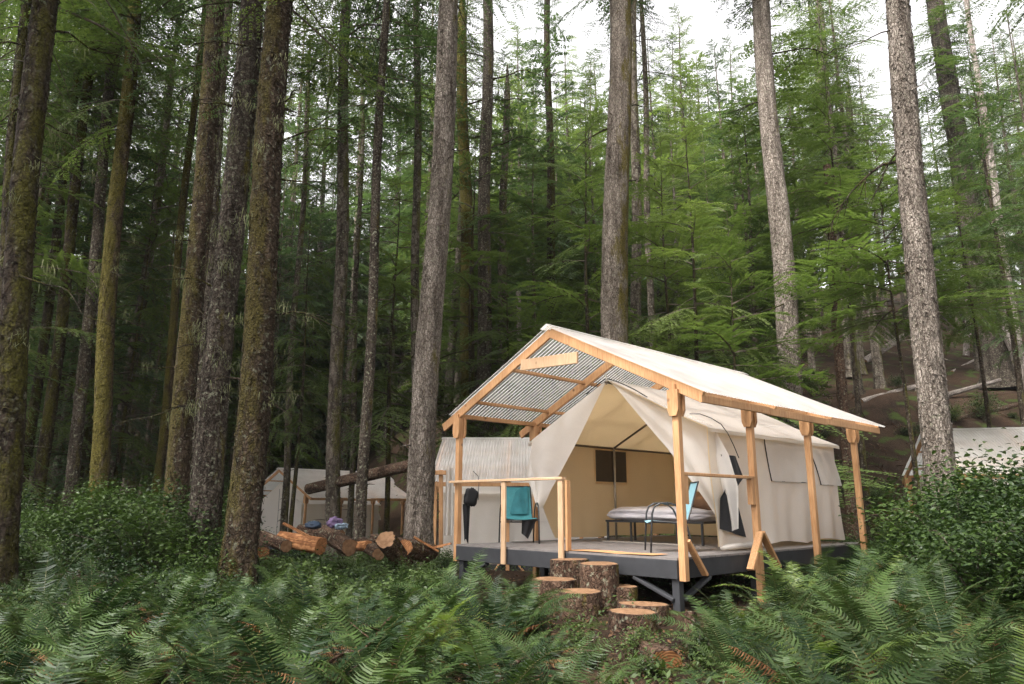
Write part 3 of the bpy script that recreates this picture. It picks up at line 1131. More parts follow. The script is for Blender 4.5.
bed = thing('camp_bed', 'low bed with black legs and rumpled grey duvet inside the open tent', 'bed', tuple(T2W(2.0, 2.85)), YAW)
f = MB()
for (x, y) in ((-.93, -.38), (.93, -.38), (-.93, .38), (.93, .38)):
    f2 = MB()
    f2.beam((x, y, 0), (x, y, .36), .035, .035, up=(0, 1, 0))
    f2.build('leg', M['steel'], bed)
for x in (-.45, .45):
    f2 = MB()
    f2.beam((x, -.36, 0), (x, -.36, .34), .03, .03, up=(0, 1, 0))
    f2.build('leg', M['steel'], bed)
f.beam((-.97, -.38, .345), (.97, -.38, .345), .03, .035)
f.beam((-.97, .38, .345), (.97, .38, .345), .03, .035)
f.beam((-.95, -.36, .345), (-.95, .36, .345), .03, .03)
f.beam((.95, -.36, .345), (.95, .36, .345), .03, .03)
f.build('bed_frame', M['steel'], bed)


def rbox(cx, cy, cz, sx, sy, sz, amp=.02, nu=48, nv=24, p=5.0, seed=0):
    def fn(a, b):
        th = a * 2 * PI
        ph = (b - .5) * PI
        x, y, z = np.cos(ph) * np.cos(th), np.cos(ph) * np.sin(th), np.sin(ph)
        k = (np.abs(x) ** p + np.abs(y) ** p + np.abs(z) ** p) ** (-1 / p)
        x, y, z = x * k, y * k, z * k
        n = vnoise(x * 2.2 + seed, y * 2.2, z * 2.2) * amp + vnoise(x * 6 + seed, y * 6, z * 6) * amp * .5
        return np.stack([cx + x * sx * (1 + n), cy + y * sy * (1 + n), cz + z * sz * (1 + 1.6 * n)], -1)
    m = MB()
    m.grid(fn, nu, nv)
    return m


rbox(-.02, 0, .468, 1.02, .44, .112, .10, 70, 30, 3.6).build('duvet', M['duvet'], bed, True)
o = rbox(0, 0, .0, .30, .24, .13, .16, 40, 20, 2.6, 4).build('brown_pillow', M['brown_cloth'], None, True)
o.location = tuple(T2W(2.78, 2.82, .66))
o.rotation_euler = (0, .1, YAW)
tag(o, 'rumpled brown pillow at the right end of the bed, behind the pale blue chair', 'pillow')
m = MB()
m.beam((-.9, 0, .012), (.9, 0, .012), .035, .022)
o = m.build('floor_strip', M['alu'])
o.location = tuple(T2W(1.98, 2.32))
o.rotation_euler = (0, 0, YAW)
tag(o, 'thin pale strip lying on the tent floor in front of the bed', 'floor strip')
m = MB()
m.grid(lambda a, b: np.stack([a * 1.5 - .75, (b - .5) * .34, .004 + .010 * np.abs(np.sin(5 * a))], -1), 20, 6)
o = m.build('door_mat', simple_mat('straw_mat', (0.42, 0.22, 0.10), rough=.95, var=.2, nscale=30), None, True)
o.location = tuple(T2W(3.05, .13))
o.rotation_euler = (0, 0, YAW)
tag(o, 'orange tan mat lying along the front edge of the deck', 'mat')


# ------------------------------------------------------------------ stumps and logs
def log_mesh(name, L, r, parent=None, bark=None, cut=None, taper=.95, seg=36, vertical=True, amp=.05, seed=0, nl=10):
    """a round of wood, axis along local z from 0 to L"""
    a = np.arange(seg) * 2 * PI / seg
    zs = np.linspace(0, L, nl)
    rings = []
    for z in zs:
        k = 1 + amp * vnoise(np.cos(a) * 1.6 + seed, np.sin(a) * 1.6, z * .6) + amp * .55 * vnoise(np.cos(a) * 6 + seed, np.sin(a) * 6, z * 1.4)
        rr = r * (1 + (taper - 1) * z / L) * k
        rings.append(np.stack([rr * np.cos(a), rr * np.sin(a), np.full(seg, z)], -1))
    V = np.concatenate(rings)
    qs = [(i * seg + j, i * seg + (j + 1) % seg, (i + 1) * seg + (j + 1) % seg, (i + 1) * seg + j) for i in range(nl - 1) for j in range(seg)]
    body = mesh_np(name, V, np.array(qs), bark or M['bark_log'], parent, smooth=True)
    for zi, ring in ((0, rings[0]), (1, rings[-1])):
        V2 = np.concatenate([ring * [1, 1, 1] * np.array([.93, .93, 1]), [[0, 0, zs[0] if zi == 0 else zs[-1]]]])
        V2[:, 2] += (.004 if zi else -.004)
        ts = [(seg, j, (j + 1) % seg) if zi else (seg, (j + 1) % seg, j) for j in range(seg)]
        V2[:seg, 2] += 0
        mesh_np('cut_face', V2, np.array(ts), cut or M['cut'], body)
    # bark rim cap
    V3 = np.concatenate([rings[-1], rings[-1] * np.array([.93, .93, 1]) + [0, 0, .004], rings[0], rings[0] * np.array([.93, .93, 1]) - [0, 0, .004]])
    q3 = [(j, (j + 1) % seg, seg + (j + 1) % seg, seg + j) for j in range(seg)]
    q4 = [((j + 1) % seg, j, seg + j, seg + (j + 1) % seg) for j in range(seg)]
    mesh_np('bark_rim', V3[:2 * seg], np.array(q3), bark or M['bark_log'], body)
    mesh_np('bark_rim', V3[2 * seg:], np.array(q4), bark or M['bark_log'], body)
    return body


stump_spec = [
    # px, py of the top centre, depth, diameter px, label
    (570, 559.5, 9.75, 38, 'wood round step touching the deck edge, under the end of the pale rail'),
    (599, 563.5, 9.30, 39, 'tall bark covered wood round against the deck, right of the one under the rail end'),
    (554, 579, 9.35, 45, 'wide wood round step, leftmost of the steps'),
    (580, 591, 8.75, 42, 'low wood round in the middle of the steps, half behind a fern frond'),
    (622, 586, 9.30, 30, 'shadowed wood round behind the middle of the steps under the deck edge'),
    (643, 604, 8.45, 52, 'low flat wood round near the grey deck leg'),
    (632, 611.5, 7.95, 48, 'lowest flat wood round with clear rings, in front of the one by the deck leg'),
]
for i, (px, py, Y, wpx, lab) in enumerate(stump_spec):
    p = at(px, py, Y)
    g = gz(p[0], p[1]) - .10
    s = log_mesh('wood_round', p[2] - g, wpx / 2 * Y / FPX, seed=i * 3.7, amp=.06)
    s.location = (p[0], p[1], g)
    s.rotation_euler = (random.uniform(-.03, .03), random.uniform(-.03, .03), i)
    tag(s, lab, 'log step', 'wood rounds set as steps')


def place_log(s, p, q):
    p, q = Vector(p), Vector(q)
    s.location = p
    s.rotation_euler = (q - p).to_track_quat('Z', 'Y').to_euler()


def log_between(name, p, q, r, label, cat='log', bark=None, cut=None, taper=.9, seed=0, group=None, nl=14, amp=.05):
    L = float(np.linalg.norm(np.array(q) - np.array(p)))
    s = log_mesh(name, L, r, bark=bark, cut=cut, taper=taper, seed=seed, nl=nl, amp=amp)
    place_log(s, p, q)
    tag(s, label, cat, group)
    return s


# the long slanting log on the left
log_between('fallen_log', at(309, 489, 21.0), at(425, 462, 17.5), .155, 'long brown fallen log slanting up towards the wide pale trunk', bark=M['bark_smooth'] if 'bark_smooth' in M else M['bark_log'], taper=.92, seed=2)

# the row of sawn and split logs
logs = [  # px,py near end, px,py far end, depth, radius px, label, orange?
    (430, 549, 404, 546, 12.6, 15, 'short round log with orange sawn face at the foot of the wide pale trunk', 1, -.5),
    (404, 561, 386, 545, 12.0, 13, 'dark bark log standing on end beside the orange faced round', 0, -.4),
    (379, 549, 362, 541, 12.3, 9, 'small grey split log next to the standing dark log', 0, .5),
    (368, 541, 345, 545, 12.6, 9, 'reddish split log in the middle of the log row', 1, .4),
    (350, 542, 322, 537, 12.7, 12, 'grey weathered log with long cracks near the coloured bundle', 0, .6),
    (321, 541, 281, 537, 12.6, 11, 'pale orange split log left of the grey cracked one', 1, .3),
    (286, 541, 262, 534, 12.4, 11, 'dark log with moss at the left end of the log row', 0, .5),
    (262, 549, 252, 541, 11.6, 11, 'brown log end beside the scaly dark trunk', 1, .5),
    (341, 531, 300, 528, 13.6, 8, 'thin log lying behind the log row under the coloured bundle', 0, .3),
    (418, 540, 372, 536, 13.6, 8, 'thin brown log behind the orange faced round', 0, .3),
]
for i, (x0, y0, x1, y1, Y, rp, lab, orange, dY) in enumerate(logs):
    a, b = at(x0, y0 + 5, Y), at(x1, y1 + (2 - 7 * (i % 3 == 1)), Y + dY * 1.6)
    s = log_between('split_log', a, b, rp * (.55 + .22 * math.sin(i * 2.1) ** 2) * Y / FPX, lab, 'log', cut=M['cut_orange'] if orange else M['cut'], taper=1.0, seed=i * 2.3,
                    group='logs piled in a row beyond the ferns', bark=M['cut_orange'] if i in (3, 5) else M['bark_log'], amp=.2)
# orange splinters
for i, (px, py, Y, l_, a_) in enumerate([(425, 545, 12.2, .5, .5), (440, 547, 12.3, .45, -.4), (412, 552, 12.0, .4, .9), (296, 531, 12.2, .5, .3), (395, 553, 11.9, .35, 2.2)]):
    m = MB()
    m.prism([(-l_ / 2, -.03), (l_ / 2, -.05), (l_ / 2 * .9, .045), (-l_ / 2 * .8, .05)], .035, lambda a, b, c: (a, b * (1.0 - c * 8), c))
    o = m.build('wood_splinter', M['cut_orange'])
    p = at(px, py, Y)
    o.location = tuple(p)
    o.rotation_euler = (.4 * math.sin(i * 3), .5 * math.cos(i * 2), a_)
    tag(o, ['orange wood splinter leaning on the round at the wide pale trunk', 'orange splinter just left of the shelter post at the wide trunk', 'orange splinter between the round and the dark standing log',
            'orange splinter on top of the pale orange split log', 'splinter at the foot of the dark standing log'][i], 'wood splinter')
# rotten orange chunk in the foreground
p = at(662, 652, 6.5)
log_between('rotten_log', (p[0] - .02, p[1] - .28, p[2] - .06), (p[0] - .18, p[1] + .2, p[2] + .02), .155, 'rotten log chunk with an orange broken face among the front ferns', cut=M['cut_orange'], taper=.8, seed=9, amp=.2)
p = at(690, 640, 7.2)
log_between('rotten_log', (p[0], p[1], p[2] - .1), (p[0] + .05, p[1] + .15, p[2] + .22), .09, 'small broken brown stub among ferns right of the rotten chunk', cut=M['cut'], taper=.6, seed=19, amp=.25)

# coloured bundle on the logs
bun = thing('clothes_bundle', 'purple, white and blue patterned bundle lying on the log row', 'bundle', tuple(at(336, 528, 12.9)))
rbox(-.02, 0, .09, .13, .12, .085, .2, 40, 22, 2.2, 1).build('purple_cloth', simple_mat('purple_cloth', (0.11, 0.075, 0.14), rough=.9, var=.7, nscale=18), bun, True)
rbox(.10, -.05, .035, .12, .10, .05, .25, 40, 22, 2.2, 6).build('patterned_cloth', None or simple_mat('blue_white_cloth', (0.16, 0.21, 0.26), rough=.9, var=.98, nscale=22), bun, True)
o = rbox(0, 0, .03, .13, .10, .055, .25, 36, 18, 2.4, 8).build('folded_tarp', simple_mat('navy_tarp', (0.02, 0.035, 0.06), rough=.6), None, True)
o.location = tuple(at(313, 527, 12.9))
tag(o, 'dark navy folded tarp left of the patterned bundle', 'tarp')

# black bag hanging on the tent wall behind and a stove pipe hook
bag = rbox(0, 0, 0, .13, .06, .17, .12, 30, 18, 4, 3).build('black_bag', M['black'], None, True)
bag.location = tuple(at(471, 497, 15.2))
bag.rotation_euler = (0, .18, .3)
tag(bag, 'black bag hanging beside the left front post', 'bag')
strap = MB()
strap.tube([tuple(at(478, 500, 15.2)), tuple(at(479, 484, 15.2)), tuple(at(478, 476, 15.2)), tuple(at(473, 471, 15.2))], .008, 6)
strap_o = strap.build('strap', M['black'], None, True)
strap_o.parent = bag
bag_m = bag.matrix_basis
strap_o.matrix_parent_inverse = (Matrix.Translation(bag.location) @ bag.rotation_euler.to_matrix().to_4x4()).inverted()
cl = MB()
cl.grid(lambda a, b: np.stack([.16 * a * (1 - .5 * b) - .09 + .05 * b, .02 * np.sin(9 * a), -.75 * b + .05 * np.sin(5 * a) * b], -1), 12, 18)
o = cl.build('dark_coat', M['black'], None, True)
o.location = tuple(at(467, 504, 15.3))
tag(o, 'dark coat hanging below the black bag', 'coat')
cl = MB()
cl.grid(lambda a, b: np.stack([.16 * (a - .5) * (1 + .3 * b), .03 * np.sin(12 * a), -1.45 * b], -1), 14, 18)
o = cl.build('hanging_canvas', M['canvas'], None, True)
o.location = tuple(at(450, 468, 16.2))
tag(o, 'strip of canvas hanging beside the far orange post left of the deck', 'canvas')
m = MB()
pa, pb = at(441, 470, 16.4), at(441, 548, 16.4)
m.beam(pa, pb, .09, .09, up=(0, 1, 0))
m.beam(pa + [-.2, -.07, -.06], pa + [.25, -.07, -.06], .04, .1)
o = m.build('timber_post', M['lumber'])
tag(o, 'orange timber post with crosspiece between the wide pale trunk and the deck', 'post')

# ------------------------------------------------------------------ vegetation: shared builders
def rotm(az, el, roll=0.0):
    """x axis -> direction (az, el); roll about it"""
    ca, sa, ce, se = math.cos(az), math.sin(az), math.cos(el), math.sin(el)
    R = np.array([[ca * ce, -sa, -ca * se], [sa * ce, ca, -sa * se], [se, 0, ce]])
    cr, sr = math.cos(roll), math.sin(roll)
    return R @ np.array([[1, 0, 0], [0, cr, -sr], [0, sr, cr]])


def spray(rng, L, leaf, twig_sp, leaf_sp, droop, fan=.40, width=.36, holes=.12):
    """a flat conifer branch along +x: returns leaflet quads (n,4,3) and the axis"""
    out = []
    n = max(4, int(L / twig_sp))
    ax = lambda t: np.stack([t * L * (1 - .10 * droop * t), .03 * L * np.sin(4 * t), L * (.08 * t - droop * t ** 2)], -1)
    for i in range(n):
        for sd in (-1, 1):
            if rng.rand() < holes:
                continue
            t = .10 + .90 * (i + rng.rand()) / n
            ln = fan * L * (math.sin(PI * min(1, t * .80 + .16)) ** .8) * rng.uniform(.55, 1.15) + leaf
            ang = sd * math.radians(rng.uniform(42, 64))
            b0 = ax(np.array([t]))[0]
            d = np.array([math.cos(ang), math.sin(ang), rng.uniform(-.20, .12) - .9 * droop * t])
            d /= np.linalg.norm(d)
            side = np.cross([0, 0, 1], d)
            side /= np.linalg.norm(side)
            k = max(2, int(ln / leaf_sp))
            s = (np.arange(k) + rng.rand(k) * .6) / k
            p = b0 + np.outer(s * ln, d)
            p[:, 2] -= (.22 * ln) * s ** 2
            for sd2 in (-1, 1):
                a2 = np.radians(rng.uniform(30, 58, k)) * sd2
                ld = np.outer(np.cos(a2), d) + np.outer(np.sin(a2), side)
                ld[:, 2] += rng.uniform(-.30, .12, k)
                ll = leaf * rng.uniform(.6, 1.2, k) * (1.15 - .6 * s)
                perp = np.cross(ld, np.array([0, 0, 1.0])) + rng.uniform(-.25, .25, (k, 3))
                w = (leaf * width * .5)
                out.append(np.stack([p, p + ld * (ll * .45)[:, None] + perp * w, p + ld * ll[:, None], p + ld * (ll * .45)[:, None] - perp * w], 1))
            # terminal leaflet
    Q = np.concatenate(out)
    A = ax(np.linspace(0, 1, 5))
    return Q, A


def axis_prism(A, r):
    vs, qs = [], []
    n = len(A)
    a = np.arange(3) * 2 * PI / 3
    for i in range(n):
        rr = r * (1 - .85 * i / (n - 1))
        vs.append(A[i] + np.stack([np.zeros(3), rr * np.cos(a), rr * np.sin(a)], -1))
    for i in range(n - 1):
        for j in range(3):
            qs.append((i * 3 + j, i * 3 + (j + 1) % 3, (i + 1) * 3 + (j + 1) % 3, (i + 1) * 3 + j))
    return np.concatenate(vs), np.array(qs)


def crown_geo(seed, H, Lb, nb, leaf, twig_sp, leaf_sp, shape, droop=.28, el0=-.10, el1=.55, fan=.40, ntpl=5, width=.36, holes=.12, gap=0.0):
    rng = np.random.RandomState(seed)
    lens = np.linspace(.35, 1.0, ntpl) * Lb
    tpl = [[spray(rng, L, leaf, twig_sp, leaf_sp, droop * rng.uniform(.7, 1.3), fan, width, holes) for _ in range(2)] for L in lens]
    quads, wv, wq, off = [], [], [], 0
    az = rng.rand() * 6
    for i in range(nb):
        t = (i + rng.rand() * .8) / nb                  # 0 bottom .. 1 top
        if gap and vnoise(t * 9 + seed, az * .4) > 1 - gap:
            continue
        az += 2.4 + rng.uniform(-.5, .5)
        L = max(.18 * Lb, Lb * shape(t) * rng.uniform(.42, 1.2))
        if rng.rand() < .14:
            continue
        k = int(np.argmin(np.abs(lens - L)))
        Q, A = tpl[k][rng.randint(2)]
        sc = L / lens[k]
        R = rotm(az, el0 + (el1 - el0) * t ** 1.3 + rng.uniform(-.36, .30), rng.uniform(-.45, .45)) * sc
        o = np.array([0, 0, t * H])
        quads.append(Q.reshape(-1, 3) @ R.T + o)
        v, q = axis_prism(A, .012 + .006 * lens[k])
        wv.append(v @ R.T + o)
        wq.append(q + off)
        off += len(v)
    V = np.concatenate(quads)
    nq = len(V) // 4
    F = np.arange(nq * 4).reshape(-1, 4)
    WV, WQ = np.concatenate(wv), np.concatenate(wq)
    verts = np.concatenate([V, WV])
    faces = np.concatenate([F, WQ + len(V)])
    mid = np.concatenate([np.zeros(nq, int), np.ones(len(WQ), int)])
    return verts, faces, mid


_cm = {}


def crown_obj(key, parent, loc, rz, scale=1.0):
    if key not in _cm:
        geo, mat = CROWNS[key]
        v, f, mi = geo()
        o = mesh_np('crown', v, f, [mat, M['twig']], None, mi)
        _cm[key] = o.data
        o.parent = parent
    else:
        o = bpy.data.objects.new('crown', _cm[key])
        COL.objects.link(o)
        o.parent = parent
    o.location = loc
    o.rotation_euler = (0, 0, rz)
    o.scale = (scale, scale, scale) if not isinstance(scale, tuple) else scale
    return o


conic = lambda t: (1 - t) ** .75 * min(1, .55 + 2.5 * t)
tallsh = lambda t: math.sin(PI * min(1, .30 + .70 * t)) ** .7 * (1 if t > .12 else .75)
CROWNS = {
    'tall_a': (lambda: crown_geo(11, 17, 3.3, 105, .085, .15, .058, tallsh, .25, -.30, .45, .36, width=.5, holes=.2), M['needle_dark']),
    'tall_b': (lambda: crown_geo(12, 15, 3.0, 92, .085, .15, .058, tallsh, .32, -.25, .5, .38, width=.5, holes=.2, gap=.1), M['needle_mid']),
    'hem_a': (lambda: crown_geo(13, 14, 3.3, 112, .10, .15, .060, conic, .26, -.15, .6, .44, width=.58, holes=.15), M['needle_mid']),
    'hem_b': (lambda: crown_geo(14, 13, 2.9, 96, .10, .15, .060, conic, .34, -.10, .65, .44, width=.58, holes=.15, gap=.1), M['needle_dark']),
    'hem_c': (lambda: crown_geo(18, 13, 3.2, 92, .10, .15, .060, conic, .34, -.15, .5, .46, width=.58, holes=.15, gap=.1), M['needle_light']),
    'near_a': (lambda: crown_geo(21, 15, 3.0, 88, .060, .11, .045, tallsh, .34, -.35, .35, .36, holes=.25, gap=.1), M['needle_mid']),
    'near_b': (lambda: crown_geo(22, 14, 2.7, 76, .060, .11, .045, tallsh, .40, -.40, .3, .34, holes=.3, gap=.15), M['needle_dark']),
    'yng_a': (lambda: crown_geo(15, 7.4, 2.6, 58, .070, .095, .040, conic, .26, -.05, .6, .50, width=.60, holes=.15), M['needle_light']),
    'yng_b': (lambda: crown_geo(16, 6.4, 2.2, 52, .070, .095, .040, conic, .34, -.10, .55, .48, width=.60, holes=.15), M['needle_mid']),
    'thin_a': (lambda: crown_geo(17, 12, 2.2, 60, .08, .14, .055, lambda t: .55 + .45 * math.sin(PI * t), .34, -.35, .3, .36, holes=.3), M['needle_dark']),
}


def trunk_geo(path_fn, H, r_fn, seg, nring, amp, seed, stubs=0, flakes=0, rng=None, plate=(9, 9)):
    zs = H * np.linspace(0, 1, nring) ** 1.15
    a = np.arange(seg) * 2 * PI / seg
    A, Z = np.meshgrid(a, zs)
    ca, sa = np.cos(A), np.sin(A)
    r = r_fn(Z)
    root = 1 + .22 * np.exp(-Z / .5) * np.sin(A * 5 + seed)
    k = (1 + amp * (.9 * vnoise(ca * 1.5 + seed, sa * 1.5, Z * .9) + .8 * vnoise(ca * 4 + seed, sa * 4, Z * 2.6)
                    + .55 * vnoise(ca * plate[0] + seed, sa * plate[0], Z * plate[1])))
    R = r * k * root
    P = path_fn(Z)
    X, Y = P[0] + R * ca, P[1] + R * sa
    V = np.stack([X, Y, Z], -1).reshape(-1, 3)
    i, j = np.meshgrid(np.arange(seg), np.arange(nring - 1))
    q = np.stack([j * seg + i, j * seg + (i + 1) % seg, (j + 1) * seg + (i + 1) % seg, (j + 1) * seg + i], -1).reshape(-1, 4)
    vs, fs = [V], [q]
    n = len(V)
    if flakes:                                              # loose bark scales lifting off the stem
        rng = rng or np.random.RandomState(seed)
        fz = rng.rand(flakes) ** 1.0 * min(H, 13)
        fa = rng.rand(flakes) * 2 * PI
        pp = path_fn(fz)
        rr = r_fn(fz) * (1 + amp * .4)
        w, h = rng.uniform(.012, .034, flakes), rng.uniform(.02, .065, flakes)
        c = np.stack([pp[0] + rr * np.cos(fa), pp[1] + rr * np.sin(fa), fz], -1)
        tn = np.stack([-np.sin(fa), np.cos(fa), 0 * fa], -1)
        nn = np.stack([np.cos(fa), np.sin(fa), 0 * fa], -1)
        up = np.array([0, 0, 1.0])
        lift = rng.uniform(.004, .024, flakes)[:, None]
        sg = np.where(rng.rand(flakes) < .5, 1, -1)[:, None]
        q4 = np.stack([c - tn * w[:, None] - up * h[:, None] * sg - nn * .012, c + tn * w[:, None] - up * h[:, None] * .8 * sg - nn * .012,
                       c + tn * w[:, None] * .8 + up * h[:, None] * sg + nn * lift, c - tn * w[:, None] * .7 + up * h[:, None] * .9 * sg + nn * lift], 1)
        vs.append(q4.reshape(-1, 3))
        fs.append(np.arange(flakes * 4).reshape(-1, 4) + n)
        n += flakes * 4
    if stubs:
        rng = rng or np.random.RandomState(seed)
        for s in range(stubs):
            z = rng.uniform(1.5, min(H * .75, 14))
            az = rng.rand() * 2 * PI
            pp = path_fn(np.array([z]))
            r0 = float(r_fn(np.array([z]))[0])
            ln = rng.uniform(.03, .11) * (1 + (rng.rand() < .2) * 2.5) + r0
            A_ = np.array([[0, 0, 0], [ln * .6, 0, .01], [ln, 0, -.02]])
            v, qq = axis_prism(A_, .014 + .10 * r0 * rng.rand())
            v = v @ rotm(az, rng.uniform(-.3, .3)).T + [float(pp[0][0]), float(pp[1][0]), z]
            vs.append(v)
            fs.append(qq + n)
            n += len(v)
    return np.concatenate(vs), np.concatenate(fs)


def limb_obj(parent, p0, az, el, L, r, rng, mat, twigs=5, droop=.25, smallt=True):
    m = MB()
    t = np.linspace(0, 1, 9)
    pts = np.stack([t * L, .10 * L * vnoise(t * 3 + rng.rand() * 50, 0), L * (-droop * t ** 2) + .06 * L * vnoise(t * 3.3, rng.rand() * 50)], -1)
    pts[0] = 0
    R = rotm(az, el)
    P = pts @ R.T + p0
    m.tube(P, r * (1 - .85 * t), 6)
    for k in range(twigs):
        tt = rng.uniform(.25, .95)
        b = np.array([np.interp(tt, t, P[:, i]) for i in range(3)])
        l2 = L * rng.uniform(.12, .34)
        d = rotm(az + rng.choice([-1, 1]) * rng.uniform(.5, 1.1), el + rng.uniform(-.7, .4)) @ np.array([1, 0, 0])
        m.tube([b, b + d * l2 * .5 + [0, 0, -.04 * l2], b + d * l2 + [0, 0, -.18 * l2]], [r * .35, r * .25, r * .08], 4)
    return m.build('limb', mat, parent, True)


def lichen_obj(parent, pts, rng, dens=60, ln=.25):
    vs = []
    for p in pts:
        for k in range(dens):
            b = np.asarray(p) + rng.normal(0, .07, 3)
            l_, w = ln * rng.uniform(.2, 1.2), rng.uniform(.002, .006)
            a = rng.rand() * PI
            d = np.array([math.cos(a) * w, math.sin(a) * w, 0])
            sway = rng.normal(0, .03, 3) * [1, 1, 0]
            vs += [b - d, b + d, b + d * .4 + sway - [0, 0, l_], b - d * .4 + sway - [0, 0, l_]]
    V = np.array(vs)
    o = mesh_np('lichen', V, np.arange(len(V)).reshape(-1, 4), M['lichen'], parent)
    o['kind'] = 'stuff'
    return o


# ------------------------------------------------------------------ the trees one can tell apart
def hero(pxb, pyb, pxt, Y, w, bark, label, H=26, crown=None, cz=9.5, limbs=5, flakes=900, amp=.05, flare=.5, name='conifer_tree', lich=0, seg=40, cs=1.0,
         cut_z=None, limb_list=(), stubs=34, limb_len=(.6, 1.9), group=None):
    seed = int(pxb * 7 + pxt * 3 + 5000) % 9973
    rng = np.random.RandomState(seed)
    pb, pt = at(pxb, pyb, Y), at(pxt, 0, Y)
    lean = (pt[0] - pb[0]) / (pt[2] - pb[2])
    # meet the ground
    z0 = pb[2]
    for _ in range(6):
        x0 = pb[0] + lean * (z0 - pb[2])
        z0 = gz(x0, Y) - .12
    zf = lambda z: Y * math.cos(PITCH) + (z - EYE) * math.sin(PITCH)
    zm = at((pxb + pxt) / 2, 250, Y)[2]
    rm = w * .92 / 2 * zf(zm) / FPX
    rtop = .72 if H > 12 else .25
    if cut_z is not None:
        H = cut_z - z0
    slope_r = rm * (1 - .55) / max(H, 18)
    r_fn = lambda Z: np.clip(rm + slope_r * ((zm - z0) - Z), .02, None) * (1 + flare * np.exp(-np.clip(Z, 0, None) / .45)) * np.clip((H + .4 - Z) / (2.0 if cut_z is None else .3), .15, 1)
    wob = rng.uniform(0, 6)
    path = lambda Z: (lean * Z + .05 * np.sin(Z * .55 + wob) * np.clip(Z / 3, 0, 1), .05 * np.sin(Z * .45 + wob * 2) * np.clip(Z / 3, 0, 1))
    root = thing(name, label, 'tree', (x0, Y, z0), 0, group)
    nring = int(min(420, H / .07))
    if w * 40 < 400:
        seg, nring, flakes = 20, int(nring * .6), int(flakes * .3)
    v, f = trunk_geo(path, H, r_fn, seg, nring, amp, seed * .37, stubs, flakes, rng)
    mesh_np('trunk', v, f, M[bark], root, smooth=True)
    ztop_vis = Y * .80 + 1
    LP = []
    for k in range(limbs + (4 if Y < 17 and limbs > 3 else 0)):
        z = rng.uniform(max(2.2, .22 * ztop_vis), ztop_vis)
        az = rng.choice([0, PI]) + rng.uniform(-.9, .9)
        pp = path(np.array([z]))
        p0 = np.array([float(pp[0][0]), float(pp[1][0]), z])
        L = rng.uniform(*limb_len) * (.7 + .02 * Y)
        limb_obj(root, p0, az, rng.uniform(-.25, .45), L, rng.uniform(.010, .020) * (.6 + rm * 2), rng, M['bark_dark'], rng.randint(3, 8))
        LP.append(p0 + rotm(az, 0) @ np.array([L * .4, 0, 0]))
    for (z, az, el, L, r) in limb_list:
        pp = path(np.array([z - z0]))
        limb_obj(root, np.array([float(pp[0][0]), float(pp[1][0]), z - z0]), az, el, L, r, rng, M['bark_dark'], 9)
    if lich:
        pts = []
        for k in range(lich):
            z = rng.uniform(2.5, ztop_vis)
            a = rng.rand() * 2 * PI
            pp = path(np.array([z]))
            rr = float(r_fn(np.array([z]))[0]) + rng.uniform(0, .12)
            pts.append((float(pp[0][0]) + rr * math.cos(a), float(pp[1][0]) + rr * math.sin(a), z))
        lichen_obj(root, pts + LP, rng, 34, .11)
    if crown:
        pp = path(np.array([cz]))
        crown_obj(crown, root, (float(pp[0][0]), float(pp[1][0]), cz), rng.rand() * 6, cs)
    return root


hero(3, 500, 47, 8.0, 27, 'bark_dark', 'dark mossy trunk at the left edge of the picture, widest there', crown='near_b', cz=7.6, limbs=6, lich=4)
hero(-6, 430, 27, 14, 12, 'bark_dark', 'dark slim trunk half cut off by the left edge, behind the widest edge trunk', crown='near_a', cz=9, limbs=6)
hero(12, 492, 70, 22, 6, 'bark_dark', 'very thin leaning dark trunk next to the left edge', H=20, crown='thin_a', cz=9, limbs=3)
hero(22, 495, 88, 19, 9, 'bark_dark', 'left one of two thin parallel leaning dark trunks near the left edge', H=24, crown='tall_a', cz=12, limbs=5)
hero(38, 498, 99, 18, 11, 'bark_dark', 'right one of two thin parallel leaning dark trunks near the left edge', H=25, crown='tall_b', cz=12, limbs=5)
hero(48, 500, 92, 24, 7, 'bark_moss', 'thin mossy trunk just right of the two parallel leaning trunks', H=20, crown='thin_a', cz=10, limbs=3)
hero(72, 488, 119, 18, 11, 'bark_brown', 'slim brown trunk left of the yellow mossed one with bushes at its foot', H=24, crown='tall_a', cz=12, limbs=5)
hero(97, 486, 133, 16.5, 16, 'bark_yellow', 'tall trunk with golden moss up its side, rising from bushes on the left', H=26, crown='tall_b', cz=10.5, limbs=6, lich=4)
hero(89, 470, 104, 24, 4, 'bark_dark', 'thread thin trunk just left of the golden mossed one', H=16, crown='thin_a', cz=8, limbs=2)
hero(157, 480, 205, 20, 8, 'bark_yellow', 'thin yellow mossed trunk close left of the thick orange mossed trunk', H=22, crown='thin_a', cz=11, limbs=3)
hero(174, 540, 217, 12.5, 21, 'bark_moss', 'thick trunk with orange gold moss, left of the scaly dark trunk', H=26, crown='near_b', cz=10.2, limbs=6, lich=10)
hero(190, 500, 229, 16, 12, 'bark_brown', 'dark trunk squeezed between the orange mossed and the scaly trunk', H=25, crown='tall_a', cz=12, limbs=4, lich=5)
hero(203, 545, 251, 11.0, 27, 'bark_brown', 'scaly grey brown trunk widening at its foot, with beard lichen higher up', H=26, crown='near_b', cz=8.3, limbs=8, flakes=1600, flare=.65, amp=.06, lich=40)
hero(235, 600, 284, 9.5, 31, 'bark_moss', 'nearest big mossy trunk rising from the ferns left of the tents', H=27, crown='near_a', cz=8.6, limbs=7, flakes=1500, amp=.06, lich=8, flare=.3)
hero(289, 420, 314, 25, 6, 'bark_far', 'thin crooked trunk right of the nearest mossy trunk', H=20, crown='thin_a', cz=8, limbs=6)
hero(333, 520, 347, 20, 13, 'bark_far', 'grey brown trunk standing in front of the small far tents', H=26, crown='tall_b', cz=13, limbs=7, lich=5)
